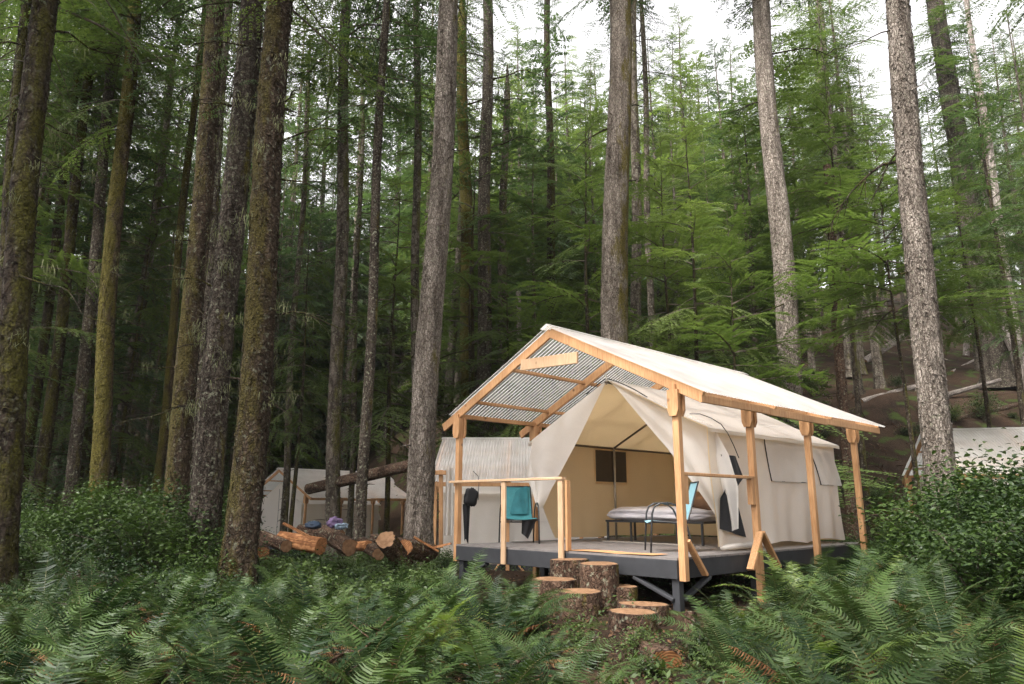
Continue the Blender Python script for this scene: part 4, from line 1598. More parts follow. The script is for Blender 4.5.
hero(351, 470, 366, 25, 5, 'bark_far', 'thread thin trunk right beside the trunk in front of the far tents', H=18, crown='thin_a', cz=9, limbs=3)
hero(361, 520, 386, 18, 10, 'bark_brown', 'slim spotted trunk between the far tents and the wide pale trunk', H=24, crown='tall_a', cz=12.5, limbs=6)
hero(418, 545, 450, 15, 25, 'bark_grey', 'wide pale grey trunk just left of the large shelter', H=27, crown='near_a', cz=13.5, limbs=3, flakes=1300, flare=.45, amp=.045)
hero(416, 440, 417, 23, 9, 'bark_far', 'thin trunk showing behind the wide pale trunk', H=24, crown='tall_a', cz=14, limbs=5)
hero(471, 470, 461, 27, 14, 'bark_yellow', 'trunk covered in yellow green moss behind the left roof slope', H=24, crown='thin_a', cz=18.5, limbs=5, limb_list=[(16, .3, .5, 2.2, .04), (17.5, .1, .4, 2.6, .045), (19, 2.8, .4, 2., .04)])
hero(482, 440, 488, 26, 14, 'bark_brown', 'grey brown trunk right of the yellow green mossed trunk', H=26, crown=None, limbs=4, limb_list=[(13.5, 2.6, .7, 2.0, .04), (15, .1, .5, 2.3, .04), (18, .2, .5, 2.7, .04), (19, 2.9, .45, 2.2, .04)])
hero(553, 330, 547, 30, 9, 'bark_dark', 'slender dark hemlock with its pointed tip against the white sky', H=24.5, crown='hem_b', cz=7.5, limbs=6, cs=(1.15, 1.15, 1.28), name='hemlock_tree', limb_len=(.4, 1.0))
hero(615, 345, 620, 19, 28, 'bark_side_moss', 'widest pale trunk behind the roof ridge with moss along its right side', H=28, crown='tall_a', cz=17.5, limbs=2, flakes=900, flare=.3, amp=.05, limb_list=[(12.0, PI + .3, -.35, 1.7, .04), (12.5, .1, .5, .8, .04), (10.2, .2, .4, .7, .04)], stubs=26)
hero(637, 345, 633, 24, 11, 'bark_far', 'slim dark trunk close right of the widest pale trunk', H=25, crown='tall_b', cz=19, limbs=3, stubs=20)
hero(652, 345, 642, 26, 7, 'bark_far', 'thin trunk second to the right of the widest pale trunk', H=19, crown='thin_a', cz=11, limbs=5)
hero(791, 395, 761, 19, 22, 'bark_grey', 'pale grey trunk above the middle of the right roof slope', H=27, crown='tall_a', cz=17, limbs=4, stubs=24, limb_list=[(14.6, .25, .25, 3.2, .03), (12.8, 2.8, .1, 1.4, .025)])
hero(846, 380, 818, ground_hit(846, 377), 14, 'bark_far', 'trunk on the dark slope, thicker of a pair above the shelter corner', H=24, crown='hem_c', cz=10.5, limbs=4, name='hemlock_tree')
hero(859, 380, 846, ground_hit(859, 374), 9, 'bark_far', 'trunk on the dark slope, thinner of a pair above the shelter corner', H=18, crown='thin_a', cz=8, limbs=4)
hero(938, 470, 896, 13, 27, 'bark_grey', 'pale knobbly trunk in front of the right slope, rising from leafy bushes', H=27, crown='near_b', cz=13.5, limbs=2, flakes=1600, flare=.3, amp=.07, stubs=60, limb_list=[(8.0, PI - .2, -.50, 2.2, .035), (8.3, PI - .5, -.75, 1.5, .025), (5.6, PI, .1, .5, .03)])
hero(1000, 388, 934, ground_hit(1000, 388), 23, 'bark_brown', 'big brown trunk with a flared base high on the right slope', H=30, crown='hem_a', cz=13, limbs=4, flare=.9, amp=.09, stubs=24, limb_list=[(15, PI, .2, 1.5, .05), (16.5, PI, .1, 1.7, .05), (17.5, PI + .2, 0, 1.6, .05)])
hero(1004, 250, 967, 32, 7, 'bark_white', 'bare bleached white snag against the sky at upper right', H=27, crown=None, limbs=2, flare=.1, name='dead_tree', stubs=6)
hero(519, 352, 521, 25.5, 5, 'bark_white', 'short broken bleached snag above the left roof slope', crown=None, limbs=0, flare=0, cut_z=at(521, 291, 25.5)[2], name='dead_tree', stubs=3)
hero(500, 400, 508, 28, 9, 'bark_far', 'brown trunk behind the short broken snag', H=20, crown='hem_b', cz=7.5, limbs=4, name='hemlock_tree')
hero(836, 300, 815, 24, 9, 'bark_log', 'short reddish broken trunk between the two pale trunks on the right', crown=None, limbs=2, cut_z=at(822, 165, 24)[2], name='dead_tree')

# ------------------------------------------------------------------ hemlocks with sprays in front of the forest wall
def sapling(px, Y, top_py, key, label, base_h, sc_xy=1.0, cz=.5, name='hemlock_tree', w=.05):
    x = at(px, 400, Y)[0]
    z0 = gz(x, Y) - .1
    ztop = at(px, top_py, Y)[2]
    H = ztop - z0
    root = thing(name, label, 'tree', (x, Y, z0), 0)
    rng = np.random.RandomState(int(px * 3 + Y * 11))
    rr = w * H / 7
    v, f = trunk_geo(lambda Z: (.05 * np.sin(Z * .6 + px), .05 * np.cos(Z * .5 + px)), H, lambda Z: np.clip(rr * (1 - Z / (H * 1.02)), .008, None) * (1 + .4 * np.exp(-Z / .3)), 10, 50, .05, px, 6, 0, rng)
    mesh_np('trunk', v, f, M['bark_dark'], root, smooth=True)
    s = (H - cz) / base_h
    crown_obj(key, root, (0, 0, cz), rng.rand() * 6, (s * sc_xy, s * sc_xy, s))
    return root


sapling(700, 19.0, 95, 'yng_a', 'tall pale green hemlock between the widest pale trunk and the grey trunk right of it', 7.4, .8, 3.0)
sapling(738, 17.2, 210, 'yng_a', 'low bright green hemlock fanning over the roof ridge', 7.4, 1.25, .6)
sapling(672, 21.5, 130, 'yng_a', 'light green hemlock just right of the thin trunks behind the ridge', 7.4, 1.0, 2.0)
sapling(770, 18.2, 330, 'yng_b', 'small dark green hemlock against the foot of the grey trunk over the roof', 6.4, 1.1, .3)
sapling(590, 22, 90, 'yng_a', 'light green hemlock left of the widest pale trunk', 7.4, .8, 4.0)
sapling(508, 23.5, 250, 'yng_b', 'drooping hemlock beside the short broken snag', 6.4, 1.0, 1.5)
sapling(470, 26, 120, 'yng_b', 'dense hemlock behind the yellow green mossed trunk', 6.4, .9, 2.5)
sapling(905, 17.5, 150, 'yng_a', 'hemlock spreading light green sprays behind the knobbly trunk', 7.4, 1.9, 6.2)
sapling(858, 22, 60, 'yng_a', 'tall feathery hemlock left of the knobbly trunk', 7.4, 1.0, 9.0)
sapling(800, 25, -40, 'hem_c', 'big shaggy hemlock filling the sky between the two pale trunks', 13, 1.15, 9.0)
sapling(985, 19, 150, 'yng_b', 'dark hemlock in front of the big brown trunk on the right', 6.4, .9, 6.5)
sapling(1022, 24, 20, 'hem_b', 'dark hemlock cut off by the right edge', 13, .9, 6)
sapling(300, 21, 200, 'yng_b', 'lichen grey hemlock sapling right of the nearest mossy trunk', 6.4, .6, 3.6)
sapling(390, 24, 150, 'yng_b', 'hemlock between the spotted trunk and the wide pale trunk', 6.4, .9, 3.4)
sapling(128, 21, 150, 'yng_b', 'dark hemlock between the golden mossed and the orange mossed trunk', 6.4, .8, 2.2)

# ------------------------------------------------------------------ forest behind
rngF = np.random.RandomState(21)
FAR = {}


def far_tree(key, H, cz, crown, r):
    """prototype tree: trunk (12 sides) and crown"""
    root = thing('forest_tree', 'x', 'tree')
    v, f = trunk_geo(lambda Z: (.06 * np.sin(Z * .4 + H), .06 * np.cos(Z * .37 + H)), H, lambda Z: np.clip(r * (1 - .92 * Z / H), .012, None) * (1 + .4 * np.exp(-Z / .4)), 14, 60, .07, H, 40, 0, np.random.RandomState(int(H * 7)))
    # dead lower twigs
    mb = MB()
    rr = np.random.RandomState(int(H * 13))
    for k in range(26):
        z = rr.uniform(1.5, max(cz, 3) + 2)
        d = rotm(rr.rand() * 6.28, rr.uniform(-.4, .25)) @ np.array([1, 0, 0])
        l = rr.uniform(.5, 1.9)
        mb.tube([d * .05 + [0, 0, z], d * l * .5 + [0, 0, z - .03], d * l + [0, 0, z - .16 * l]], [.016, .011, .004], 4, False)
    v2 = np.concatenate(mb.v)
    f2 = np.concatenate(mb.f4)
    mesh_np('trunk', np.concatenate([v, v2]), np.concatenate([f, f2 + len(v)]), M['bark_far'], root, smooth=True)
    crown_obj(crown, root, (0, 0, cz), 0)
    FAR[key] = root
    return root


PROT = [('t1', 26, 9.5, 'tall_a', .24), ('t2', 24, 9.0, 'tall_b', .21), ('t3', 19, 5.0, 'hem_b', .19), ('h1', 15.5, 1.6, 'hem_a', .15), ('h2', 14.6, 1.6, 'hem_b', .14), ('h3', 15, 2.0, 'hem_c', .15), ('s1', 15, 4, 'thin_a', .11)]
PH = {p[0]: p[1] for p in PROT}
for p_ in PROT:
    far_tree(*p_)


def skyline(px):
    return float(np.interp(px, [-80, 430, 470, 500, 540, 600, 650, 690, 745, 775, 800, 885, 900, 930, 1000, 1024, 1100],
                           [-300, -260, -10, 60, 95, 75, 85, 35, 80, 20, -60, -60, 40, 115, 125, 40, -60]))


ZONES = [
    (-200, 330, 'straight conifer standing deep in the dim forest beyond the dark trunks on the left', 'trees deep in the left forest'),
    (330, 560, 'conifer in the forest beyond the far tents and the left half of the large roof', 'trees beyond the far tents'),
    (560, 770, 'conifer in the green wall beyond the ridge of the large roof', 'trees beyond the roof ridge'),
    (770, 1300, 'conifer growing up the dark slope on the right', 'trees on the right slope'),
]
blocks = [(2.6, 21.0, 7.5), (-9.5, 34.5, 5.2), (-8.5, 42.5, 5.2), (9.0, 17.5, 5.2), (2.0, 14.0, 6.0), (-4.0, 19.5, 4.0)]
placed = []
used = set()
n_try = 0
while len(placed) < 262 and n_try < 30000:
    n_try += 1
    Y = 17.5 + 58 * rngF.rand() ** 1.25
    px = rngF.uniform(-90, 1110)
    if len(placed) > 175:
        Y, px = rngF.uniform(34, 74), rngF.uniform(-60, 470)
    if len(placed) > 235:
        Y, px = rngF.uniform(40, 70), rngF.uniform(225, 440)
    x = at(px, 400, Y)[0]
    if any((x - bx) ** 2 + (Y - by) ** 2 < br ** 2 for bx, by, br in blocks):
        continue
    if px > 460 and Y < 24:
        continue
    if px < 460 and Y < 22.5 and rngF.rand() < .75:
        continue
    if 790 < px < 1000 and Y < 33:
        continue
    if 235 < px < 410 and Y < 40:
        continue
    if px > 890 and Y < 27:
        continue
    md = 1.3 + .010 * Y
    if any((x - a) ** 2 + (Y - b) ** 2 < md * md for a, b in placed):
        continue
    if px < 460:
        key = rngF.choice(['t1', 't2', 't3', 's1', 'h2', 'h1', 's1'])
        if Y > 38:
            key = rngF.choice(['t3', 'h1', 'h2', 'h1', 'h3'])
    else:
        key = rngF.choice(['h1', 'h2', 'h3', 't3', 'h1'])
    if px > 780 and Y < 60:
        key = rngF.choice(['t1', 't2', 't3', 't2'])
    z0 = gz(x, Y) - .15
    H = PH[key] * rngF.uniform(.8, 1.25) * (1.35 if px < 460 and Y > 38 else 1)
    sl = skyline(px) + rngF.uniform(-30, 70) * (px > 460)
    Hmax = at(px, sl, Y)[2] - z0
    if px > 460:
        H = min(H, Hmax)
        if 765 < px < 890 or px > 1005:
            H = max(H, min(24, Hmax * rngF.uniform(.6, 1)))
    if H < 3.0:
        continue
    s = H / PH[key]
    placed.append((x, Y))
    proto = FAR[key]
    t = proto if key not in used else copy_tree(proto)
    used.add(key)
    t.location = (x, Y, z0)
    sx = s * rngF.uniform(.9, 1.2) if s > .6 else s * 1.25
    t.scale = (sx, sx, s)
    t.rotation_euler = (rngF.normal(0, .015), rngF.normal(0, .015), rngF.rand() * 6.28)
    for a, b, lab, grp in ZONES:
        if a <= px < b:
            t['label'], t['group'] = lab, grp
for k_ in PH:
    if k_ not in used:
        for ch in list(FAR[k_].children):
            bpy.data.objects.remove(ch)
        bpy.data.objects.remove(FAR[k_])


for (px, Y, top, k_, w_) in [(660, 46, 40, 'h3', 1.0), (694, 48, 15, 'h1', 1.0), (732, 44, 50, 'h2', 1.0), (570, 46, 40, 'h3', 1.0), (596, 42, 60, 'h1', 1.0), (518, 44, 30, 'h1', 1.0), (686, 72, 42, 'h1', 1.2), (655, 80, 78, 'h2', 1.3), (722, 76, 70, 'h2', 1.2), (575, 66, 70, 'h1', 1.1), (520, 62, 45, 'h2', 1.2), (600, 74, 58, 'h1', 1.2),
                            (748, 70, 45, 'h1', 1.2), (700, 84, 88, 'h3', 1.3), (668, 66, 110, 'h3', 1.2), (560, 78, 95, 'h3', 1.3), (497, 70, 70, 'h1', 1.2), (738, 62, 105, 'h3', 1.2), (640, 70, 95, 'h1', 1.2), (510, 50, 70, 'h3', 1.0), (535, 54, 60, 'h1', 1.0), (585, 52, 85, 'h2', 1.0), (676, 56, 80, 'h1', 1.0), (712, 58, 55, 'h3', 1.0), (930, 52, 90, 'h1', 1.0), (955, 60, 95, 'h2', 1.0)]:
    x = at(px, 300, Y)[0]
    z0 = gz(x, Y) - .2
    s_ = (at(px, top, Y)[2] - z0) / PH[k_]
    t = copy_tree(FAR[k_])
    t.location = (x, Y, z0)
    t.scale = (s_ * 1.05 * w_, s_ * 1.05 * w_, s_)
    t.rotation_euler = (0, 0, px * .7)
    t['label'], t['group'] = 'pale far conifer whose top stands against the white sky over the roof ridge', 'far conifers against the sky'

for (px, Y, top, k_, w_) in [(284, 47, -10, 't3', 1.2), (300, 55, 30, 'h2', 1.0), (316, 50, 0, 't3', 1.2), (331, 58, 50, 'h1', 1.0), (352, 46, -20, 't3', 1.2), (366, 54, 20, 'h1', 1.0), (393, 48, 0, 't3', 1.2),
                            (409, 57, 30, 'h2', 1.0), (268, 52, 20, 'h1', 1.0), (240, 48, -10, 't3', 1.1), (30, 50, 40, 'h1', 1.0), (140, 46, 30, 't3', 1.1), (160, 55, 60, 'h2', 1.0)]:
    x = at(px, 300, Y)[0]
    z0 = gz(x, Y) - .2
    s_ = (at(px, top, Y)[2] - z0) / PH[k_]
    t = copy_tree(FAR[k_])
    t.location = (x, Y, z0)
    t.scale = (s_ * .75 * w_, s_ * .75 * w_, s_)
    t.rotation_euler = (0, 0, px * .7)
    t['label'], t['group'] = 'very tall far conifer whose crown closes the sky between the left trunks', 'tall far conifers between the left trunks'

# unseen trees added behind and beside the camera to shade the forest floor (their crowns close the canopy overhead)
for (x, y, k_) in [(-14, 8, 't2'), (-18, 13, 't1'), (13, 9.5, 't1'), (13.5, 14.5, 't2'), (4.2, .6, 't1'), (8.2, 4.2, 't2'), (1.2, -2.6, 't1'), (-10.5, 4.0, 't1'), (5.5, -4, 't2'), (-2.2, -5.5, 't2')]:
    t = copy_tree(FAR[k_])
    t.location = (x, y, gz(x, y) - .15)
    t.scale = (1.3, 1.3, 1.1) if y < 5 else (1, 1, 1)
    t.rotation_euler = (0, 0, x)
    t['label'], t['group'] = 'unseen tall conifer added around the camera to shade the ground', 'added shade trees beside the frame'

# ------------------------------------------------------------------ ferns
def fern_geo(seed, nf, L, dead=0, pale=0.0):
    rng = np.random.RandomState(seed)
    V, F, MI, n = [], [], [], 0
    for k in range(nf + dead):
        isd = k >= nf
        az = k * 2.399 + rng.uniform(-.4, .4)
        l = L * rng.uniform(.65, 1.1) * (.8 if isd else 1)
        el = rng.uniform(.75, 1.25) if not isd else rng.uniform(-.1, .9)
        if k < nf * .25:
            el = rng.uniform(1.1, 1.45)
        curl = rng.uniform(.9, 1.6) if not isd else rng.uniform(.6, 1.0)
        m = 18
        t = np.linspace(0, 1, m)
        ang = el - curl * t ** 1.4
        dx = np.cumsum(np.cos(ang)) / m * l
        dz = np.cumsum(np.sin(ang)) / m * l
        dx = np.concatenate([[0], dx[:-1]])
        dz = np.concatenate([[0], dz[:-1]])
        twist = rng.uniform(-.25, .25)
        npn = 38
        tp = .10 + .90 * np.linspace(0, 1, npn) ** .95
        bx, bz = np.interp(tp, t, dx), np.interp(tp, t, dz)
        an = np.interp(tp, t, ang)
        pl = l * .125 * np.clip(np.sin(PI * (tp * .78 + .2)) ** .65, .12, 1) * np.where(tp > .86, (1.02 - tp) / .16, 1) * rng.uniform(.88, 1.08, npn)
        w = l * .0068 * np.clip(pl / (l * .1), .3, 1)
        ca, sa = math.cos(az), math.sin(az)
        tang = np.stack([np.cos(an), 0 * an, np.sin(an)], -1)
        nrm = np.stack([-np.sin(an), 0 * an, np.cos(an)], -1)
        base = np.stack([bx, 0 * bx, bz], -1)
        for sd in (-1, 1):
            sdv = np.array([0, sd, 0]) * math.cos(twist * sd) + nrm * (.16 + math.sin(twist) * sd) * 1.0
            out_ = sdv * .96 + tang * .25
            if isd:
                out_ = out_ - nrm * rng.uniform(.2, .9, (npn, 1))
            droop = -np.array([0, 0, 1.0]) * (pl * rng.uniform(.05, .28, npn))[:, None]
            tw = nrm * (w * rng.uniform(-.6, .6, npn))[:, None]
            b0 = base - tang * w[:, None] - tw
            b1 = base + tang * w[:, None] + tw
            mid = base + out_ * (pl * .55)[:, None] + droop * .3
            pl2 = pl * np.where(rng.rand(npn) < .06, rng.uniform(.15, .6, npn), 1)
            tip = base + out_ * pl2[:, None] + tang * (pl * rng.uniform(-.06, .14, npn))[:, None] + tang * (pl * .12)[:, None] + droop
            m0, m1 = mid - tang * (w * .85)[:, None] - tw, mid + tang * (w * .75)[:, None] + tw
            P = np.stack([b0, b1, m1, tip, m0], 1).reshape(-1, 3)
            R = np.array([[ca, -sa, 0], [sa, ca, 0], [0, 0, 1]])
            V.append(P @ R.T)
            b = n + np.arange(npn)[:, None] * 5
            F.append(np.concatenate([b + [0, 1, 2, 4]], 0))
            F.append(np.concatenate([b + [4, 2, 3, 3]], 0))
            mi = 3 if isd else 0
            MI += [mi] * (2 * npn)
            n += npn * 5
        # rachis
        A = np.stack([dx, 0 * dx, dz], -1)[::3]
        v, q = axis_prism(A, .004 * l / .9 + .002)
        R = np.array([[ca, -sa, 0], [sa, ca, 0], [0, 0, 1]])
        V.append(v @ R.T)
        F.append(q + n)
        MI += [2 if not isd else 3] * len(q)
        n += len(v)
    return np.concatenate(V), F, np.array(MI)


def fern_mesh(name, seed, nf, L, dead, mat):
    V, F, MI = fern_geo(seed, nf, L, dead)
    quads, tris, mq, mt = [], [], [], []
    k = 0
    for f in F:
        mi = MI[k:k + len(f)]
        k += len(f)
        if f.shape[1] == 4 and len(f) and (f[0, 2] == f[0, 3]):
            tris.append(f[:, :3])
            mt.append(mi)
        else:
            quads.append(f)
            mq.append(mi)
    return mesh_np(name, V, [np.concatenate(quads), np.concatenate(tris)], [mat, mat, M['fern_rachis'], M['fern_dead']], None, np.concatenate(mq + mt))


M['fern_rachis'] = simple_mat('fern_stalk', (0.09, 0.085, 0.03), rough=.6)
FERNS = [fern_mesh('sword_fern', 40 + i, nf, L, dd, M[mt]) for i, (nf, L, dd, mt) in enumerate(
    [(13, 1.0, 4, 'fern'), (10, .9, 3, 'fern'), (15, 1.15, 5, 'fern'), (10, 1.0, 2, 'fern_pale'), (12, .8, 4, 'fern'), (8, .9, 2, 'fern_young'),
     (8, 1.25, 4, 'fern'), (11, 1.05, 6, 'fern_pale'), (9, 1.1, 2, 'fern')])]
fern_used = set()
rngP = np.random.RandomState(5)
FERN_ZONES = [
    # (xmin, xmax, ymin, ymax, count, min scale, max scale, label, group)
    (-130, 240, 3.9, 7.6, 62, .75, 1.05, 'sword fern in the shaded bank below the big mossy trunks', 'ferns at the lower left'),
    (240, 530, 4.0, 8.4, 58, .75, 1.05, 'sword fern in the dense bank between the log row and the picture bottom', 'ferns below the log row'),
    (690, 1140, 3.9, 7.4, 46, .8, 1.1, 'sword fern in the lower right bank, right of the stump steps', 'ferns at the lower right'),
    (790, 940, 7.6, 10.4, 24, .9, 1.3, 'sword fern between the right side of the deck and the bushes', 'ferns along the right side of the deck'),
    (815, 960, 9.6, 15.5, 24, .8, 1.15, 'sword fern among the bushes behind the right end of the shelter', 'ferns behind the right end of the shelter'),
    (800, 1000, 15.5, 27, 42, .9, 1.3, 'sword fern on the brown slope above the right end of the roof', 'ferns on the right slope'),
    (240, 460, 8.4, 11.5, 16, .5, .75, 'small fern among the leafy plants just below the log row', 'small ferns beneath the log row'),
]


def add_fern(k, x, y, s, lab, grp, dz=0.0, tilt=.10):
    if k in fern_used:
        o = FERNS[k].copy()
        COL.objects.link(o)
    else:
        o = FERNS[k]
        fern_used.add(k)
    o.location = (x, y, gz(x, y) - .03 + dz)
    o.rotation_euler = (rngP.normal(0, tilt), rngP.normal(0, tilt), rngP.rand() * 6.28)
    o.scale = (s, s, s * rngP.uniform(.9, 1.1))
    tag(o, lab, 'fern', grp)
    return o


def in_deck(x, y, pad=.3):
    c, s = math.cos(YAW), math.sin(YAW)
    dx, dy = x - ROOT[0], y - ROOT[1]
    u, v = dx * c + dy * s, -dx * s + dy * c
    return -pad < u < TW + pad and -pad < v < 5.6 + pad


def keep_clear(x, y, px):
    if in_deck(x, y):
        return True
    if .2 < x < 1.95 and 7.0 < y < 10.6:
        return True
    if 515 < px < 705 and y < 7.2 and not (y < 4.9):
        return True
    return False


pts_f = []
for (a, b, y0, y1, cnt, s0, s1, lab, grp) in FERN_ZONES:
    k = tries = 0
    while k < cnt and tries < 4000:
        tries += 1
        y = y0 + (y1 - y0) * rngP.rand() ** .8
        px = rngP.uniform(a, b)
        x = at(px, 500, y)[0]
        if keep_clear(x, y, px):
            continue
        if any((x - p) ** 2 + (y - q) ** 2 < .40 ** 2 for p, q in pts_f):
            continue
        pts_f.append((x, y))
        s = rngP.uniform(s0, s1) * .98
        add_fern(rngP.choice(9, p=[.16, .15, .12, .10, .14, .04, .11, .07, .11]), x, y, s, lab, grp)
        k += 1
# ferns that can be told apart
for (px, y, k, s, lab) in [
    (962, 4.6, 0, 1.0, 'fern with long fronds reaching up at the right end of the foreground'),
    (560, 4.9, 3, .80, 'pale fern in front of the stump steps, its frond crossing the lower rounds'),
    (600, 5.4, 1, .62, 'small fern right beside the rotten orange chunk'),
    (735, 7.6, 5, .62, 'bright yellow green fern at the side of the deck'),
    (805, 4.9, 2, .95, 'broad upright fern in the middle of the lower right bank'),
    (548, 6.4, 1, .55, 'short fern left of the dead stick in front of the steps'),
    (690, 6.9, 4, .6, 'short fern between the rotten chunk and the deck leg'),
    (520, 7.9, 2, .8, 'tall fern below the left front corner of the deck'),
]:
    add_fern(k, at(px, 500, y)[0], y, s, lab, None)

# ------------------------------------------------------------------ leafy bushes
def bush_geo(seed, n, R, Hh, leaf, stems=9):
    rng = np.random.RandomState(seed)
    V, F3, n0 = [], [], 0
    quads = []
    # leaf positions along arching stems
    st = []
    pos, dirs = [], []
    for k in range(stems):
        az = k * 2.4 + rng.uniform(-.4, .4)
        rad = R * rng.uniform(.25, 1.0)
        hh = Hh * rng.uniform(.6, 1.08) * (1 - .35 * (rad / R) ** 2)
        t = np.linspace(0, 1, 7)
        P = np.stack([rad * t ** 1.3 * math.cos(az), rad * t ** 1.3 * math.sin(az), hh * np.sin(t * PI * .55) / math.sin(PI * .55)], -1)
        P += rng.normal(0, .02, P.shape) * t[:, None]
        st.append(P)
        for j in range(int(n / stems)):
            tt = rng.uniform(.22, 1.0) ** .8
            b = np.array([np.interp(tt, t, P[:, i]) for i in range(3)]) + rng.normal(0, .15, 3) * R
            if b[2] < .03:
                continue
            pos.append(b)
            a2 = rng.rand() * 6.28
            dirs.append((math.cos(a2), math.sin(a2), rng.uniform(-.55, .3)))
    P, D = np.array(pos), np.array(dirs)
    D /= np.linalg.norm(D, axis=1)[:, None]
    up = np.array([0, 0, 1.0]) + rng.normal(0, .38, P.shape)
    S = np.cross(up, D)
    S /= np.linalg.norm(S, axis=1)[:, None]
    U = np.cross(D, S)
    ll = leaf * rng.uniform(.6, 1.25, len(P))[:, None]
    w = ll * .30
    a = P
    m1, m2, tip = P + D * ll * .30, P + D * ll * .68 - U * ll * .04, P + D * ll - U * ll * .14
    L1, L2 = m1 + S * w + U * w * .3, m2 + S * w * .85 + U * w * .25
    R1, R2 = m1 - S * w + U * w * .3, m2 - S * w * .85 + U * w * .25
    VV = np.stack([a, m1, m2, tip, L1, L2, R1, R2], 1).reshape(-1, 3)
    b = np.arange(len(P))[:, None] * 8
    q = np.concatenate([b + [1, 4, 5, 2], b + [2, 7, 6, 1]])
    tr = np.concatenate([b + [0, 4, 1], b + [0, 1, 6], b + [2, 5, 3], b + [3, 7, 2]])
    mb = MB()
    for s_ in st:
        mb.tube(s_, np.linspace(.009, .003, len(s_)), 4, False)
    sv, sq = np.concatenate(mb.v), np.concatenate(mb.f4)
    V = np.concatenate([VV, sv])
    quads = np.concatenate([q, sq + len(VV)])
    mi = np.concatenate([np.zeros(len(q), int), np.ones(len(sq), int), np.zeros(len(tr), int)])
    return V, [quads, tr], mi


BUSH = []
for i, (n, R, Hh, lf, mt) in enumerate([(2100, .85, 1.05, .062, 'salal'), (2600, 1.0, 1.35, .066, 'salal'), (1700, .8, .85, .06, 'salal'), (1000, .6, .5, .06, 'herb'), (900, .55, .38, .055, 'herb')]):
    v, f, mi = bush_geo(60 + i, n, R, Hh, lf, 11 if i < 3 else 16)
    BUSH.append(mesh_np('leafy_bush', v, f, [M[mt], M['twig']], None, mi))
bush_used = set()
BUSH_ZONES = [
    (-170, 215, 9.5, 15.5, 62, .5, 1.12, (0, 1, 2), 'dark leafy bush in the thicket among the trunks on the left', 'bushes among the left trunks'),
    (0, 240, 6.6, 9.2, 16, .55, .8, (2, 3, 3), 'low leafy bush between the left thicket and the front ferns', 'low bushes before the left thicket'),
    (240, 450, 8.2, 12.0, 34, .6, 1.0, (3, 4, 3), 'low bright green plant with broad leaves just below the log row', 'leafy plants beneath the log row'),
    (950, 1085, 7.4, 11.5, 26, .6, 1.1, (0, 1, 1), 'glossy leafy bush in the thicket at the right edge', 'bushes at the right edge'),
    (985, 1095, 9.0, 11.8, 12, .9, 1.3, (0, 1, 1), 'tall leafy bush in front of the half hidden shelter at the right edge', 'tall bushes at the right edge'),
    (885, 975, 10.5, 14.5, 14, .55, .95, (0, 2, 3), 'leafy bush between the shelter corner and the knobbly trunk', 'bushes behind the right end of the shelter'),
    (250, 430, 13.8, 17.0, 16, .5, .85, (2, 3, 4), 'leafy bush in front of the far tents behind the log row', 'bushes behind the log row'),
    (40, 245, 17, 26, 34, .8, 1.3, (0, 1, 2), 'dark bush on the forest floor beyond the left trunks', 'bushes deep in the left forest'),
    (690, 800, 6.4, 8.6, 8, .4, .6, (3, 4), 'small leafy plant by the deck leg and the lower ferns', 'small plants by the deck leg'),
    (800, 1040, 19, 33, 30, .6, 1.1, (3, 4, 2, 0), 'leafy plant on the brown slope at the right', 'plants on the right slope'),
    (828, 912, 13.2, 18.5, 16, .7, 1.1, (0, 2, 2), 'dark bush on the bank behind the right end of the large shelter', 'bushes on the bank'),
    (252, 440, 10.7, 12.1, 24, .5, .85, (3, 4, 3), 'leafy plant growing up against the front of the log row', 'plants against the log row'),
    (0, 520, 4.6, 7.6, 9, .4, .7, (3, 4, 3), 'low broad leaved plant squeezed between the front ferns', 'leafy plants among the front ferns'),
    (530, 700, 6.0, 7.4, 10, .3, .5, (3, 4, 4), 'tiny leafy plant on the bare ground before the stump steps', 'tiny plants before the steps'),
    (440, 480, 12.6, 15.5, 8, .5, .8, (3, 4), 'leafy plant beside the far orange post left of the deck', 'plants left of the deck'),
    (640, 860, 17.5, 22, 14, .5, .8, (3, 4, 2), 'low plant at the foot of the slope behind the tent', 'plants behind the tent'),
]


def add_bush(k, x, y, s, lab, grp):
    if k in bush_used:
        o = BUSH[k].copy()
        COL.objects.link(o)
    else:
        o = BUSH[k]
        bush_used.add(k)
    o.location = (x, y, gz(x, y) - .04)
    o.rotation_euler = (0, 0, rngP.rand() * 6.28)
    o.scale = (s, s, s * rngP.uniform(.85, 1.15))
    tag(o, lab, 'bush', grp)
    return o


for (a, b, y0, y1, cnt, s0, s1, ks, lab, grp) in BUSH_ZONES:
    k = tries = 0
    pts_b = []
    while k < cnt and tries < 3000:
        tries += 1
        y = rngP.uniform(y0, y1)
        px = rngP.uniform(a, b)
        x = at(px, 500, y)[0]
        if in_deck(x, y, .75) or (.2 < x < 1.95 and 7.0 < y < 10.6):
            continue
        if any((x - p) ** 2 + (y - q) ** 2 < .45 ** 2 for p, q in pts_b):
            continue
        pts_b.append((x, y))
        add_bush(int(rngP.choice(ks)), x, y, rngP.uniform(s0, s1), lab, grp)
        k += 1


for i, (px, y, sc_) in enumerate([(908, 11.6, 1.0), (930, 10.8, 1.15), (956, 11.4, 1.38), (978, 10.6, 1.3), (1002, 11.2, 1.42), (1030, 10.4, 1.4)]):
    add_bush(1 if i else 0, at(px, 500, y)[0], y, sc_, 'tall leafy bush in front of the half hidden shelter at the right edge', 'tall bushes at the right edge')

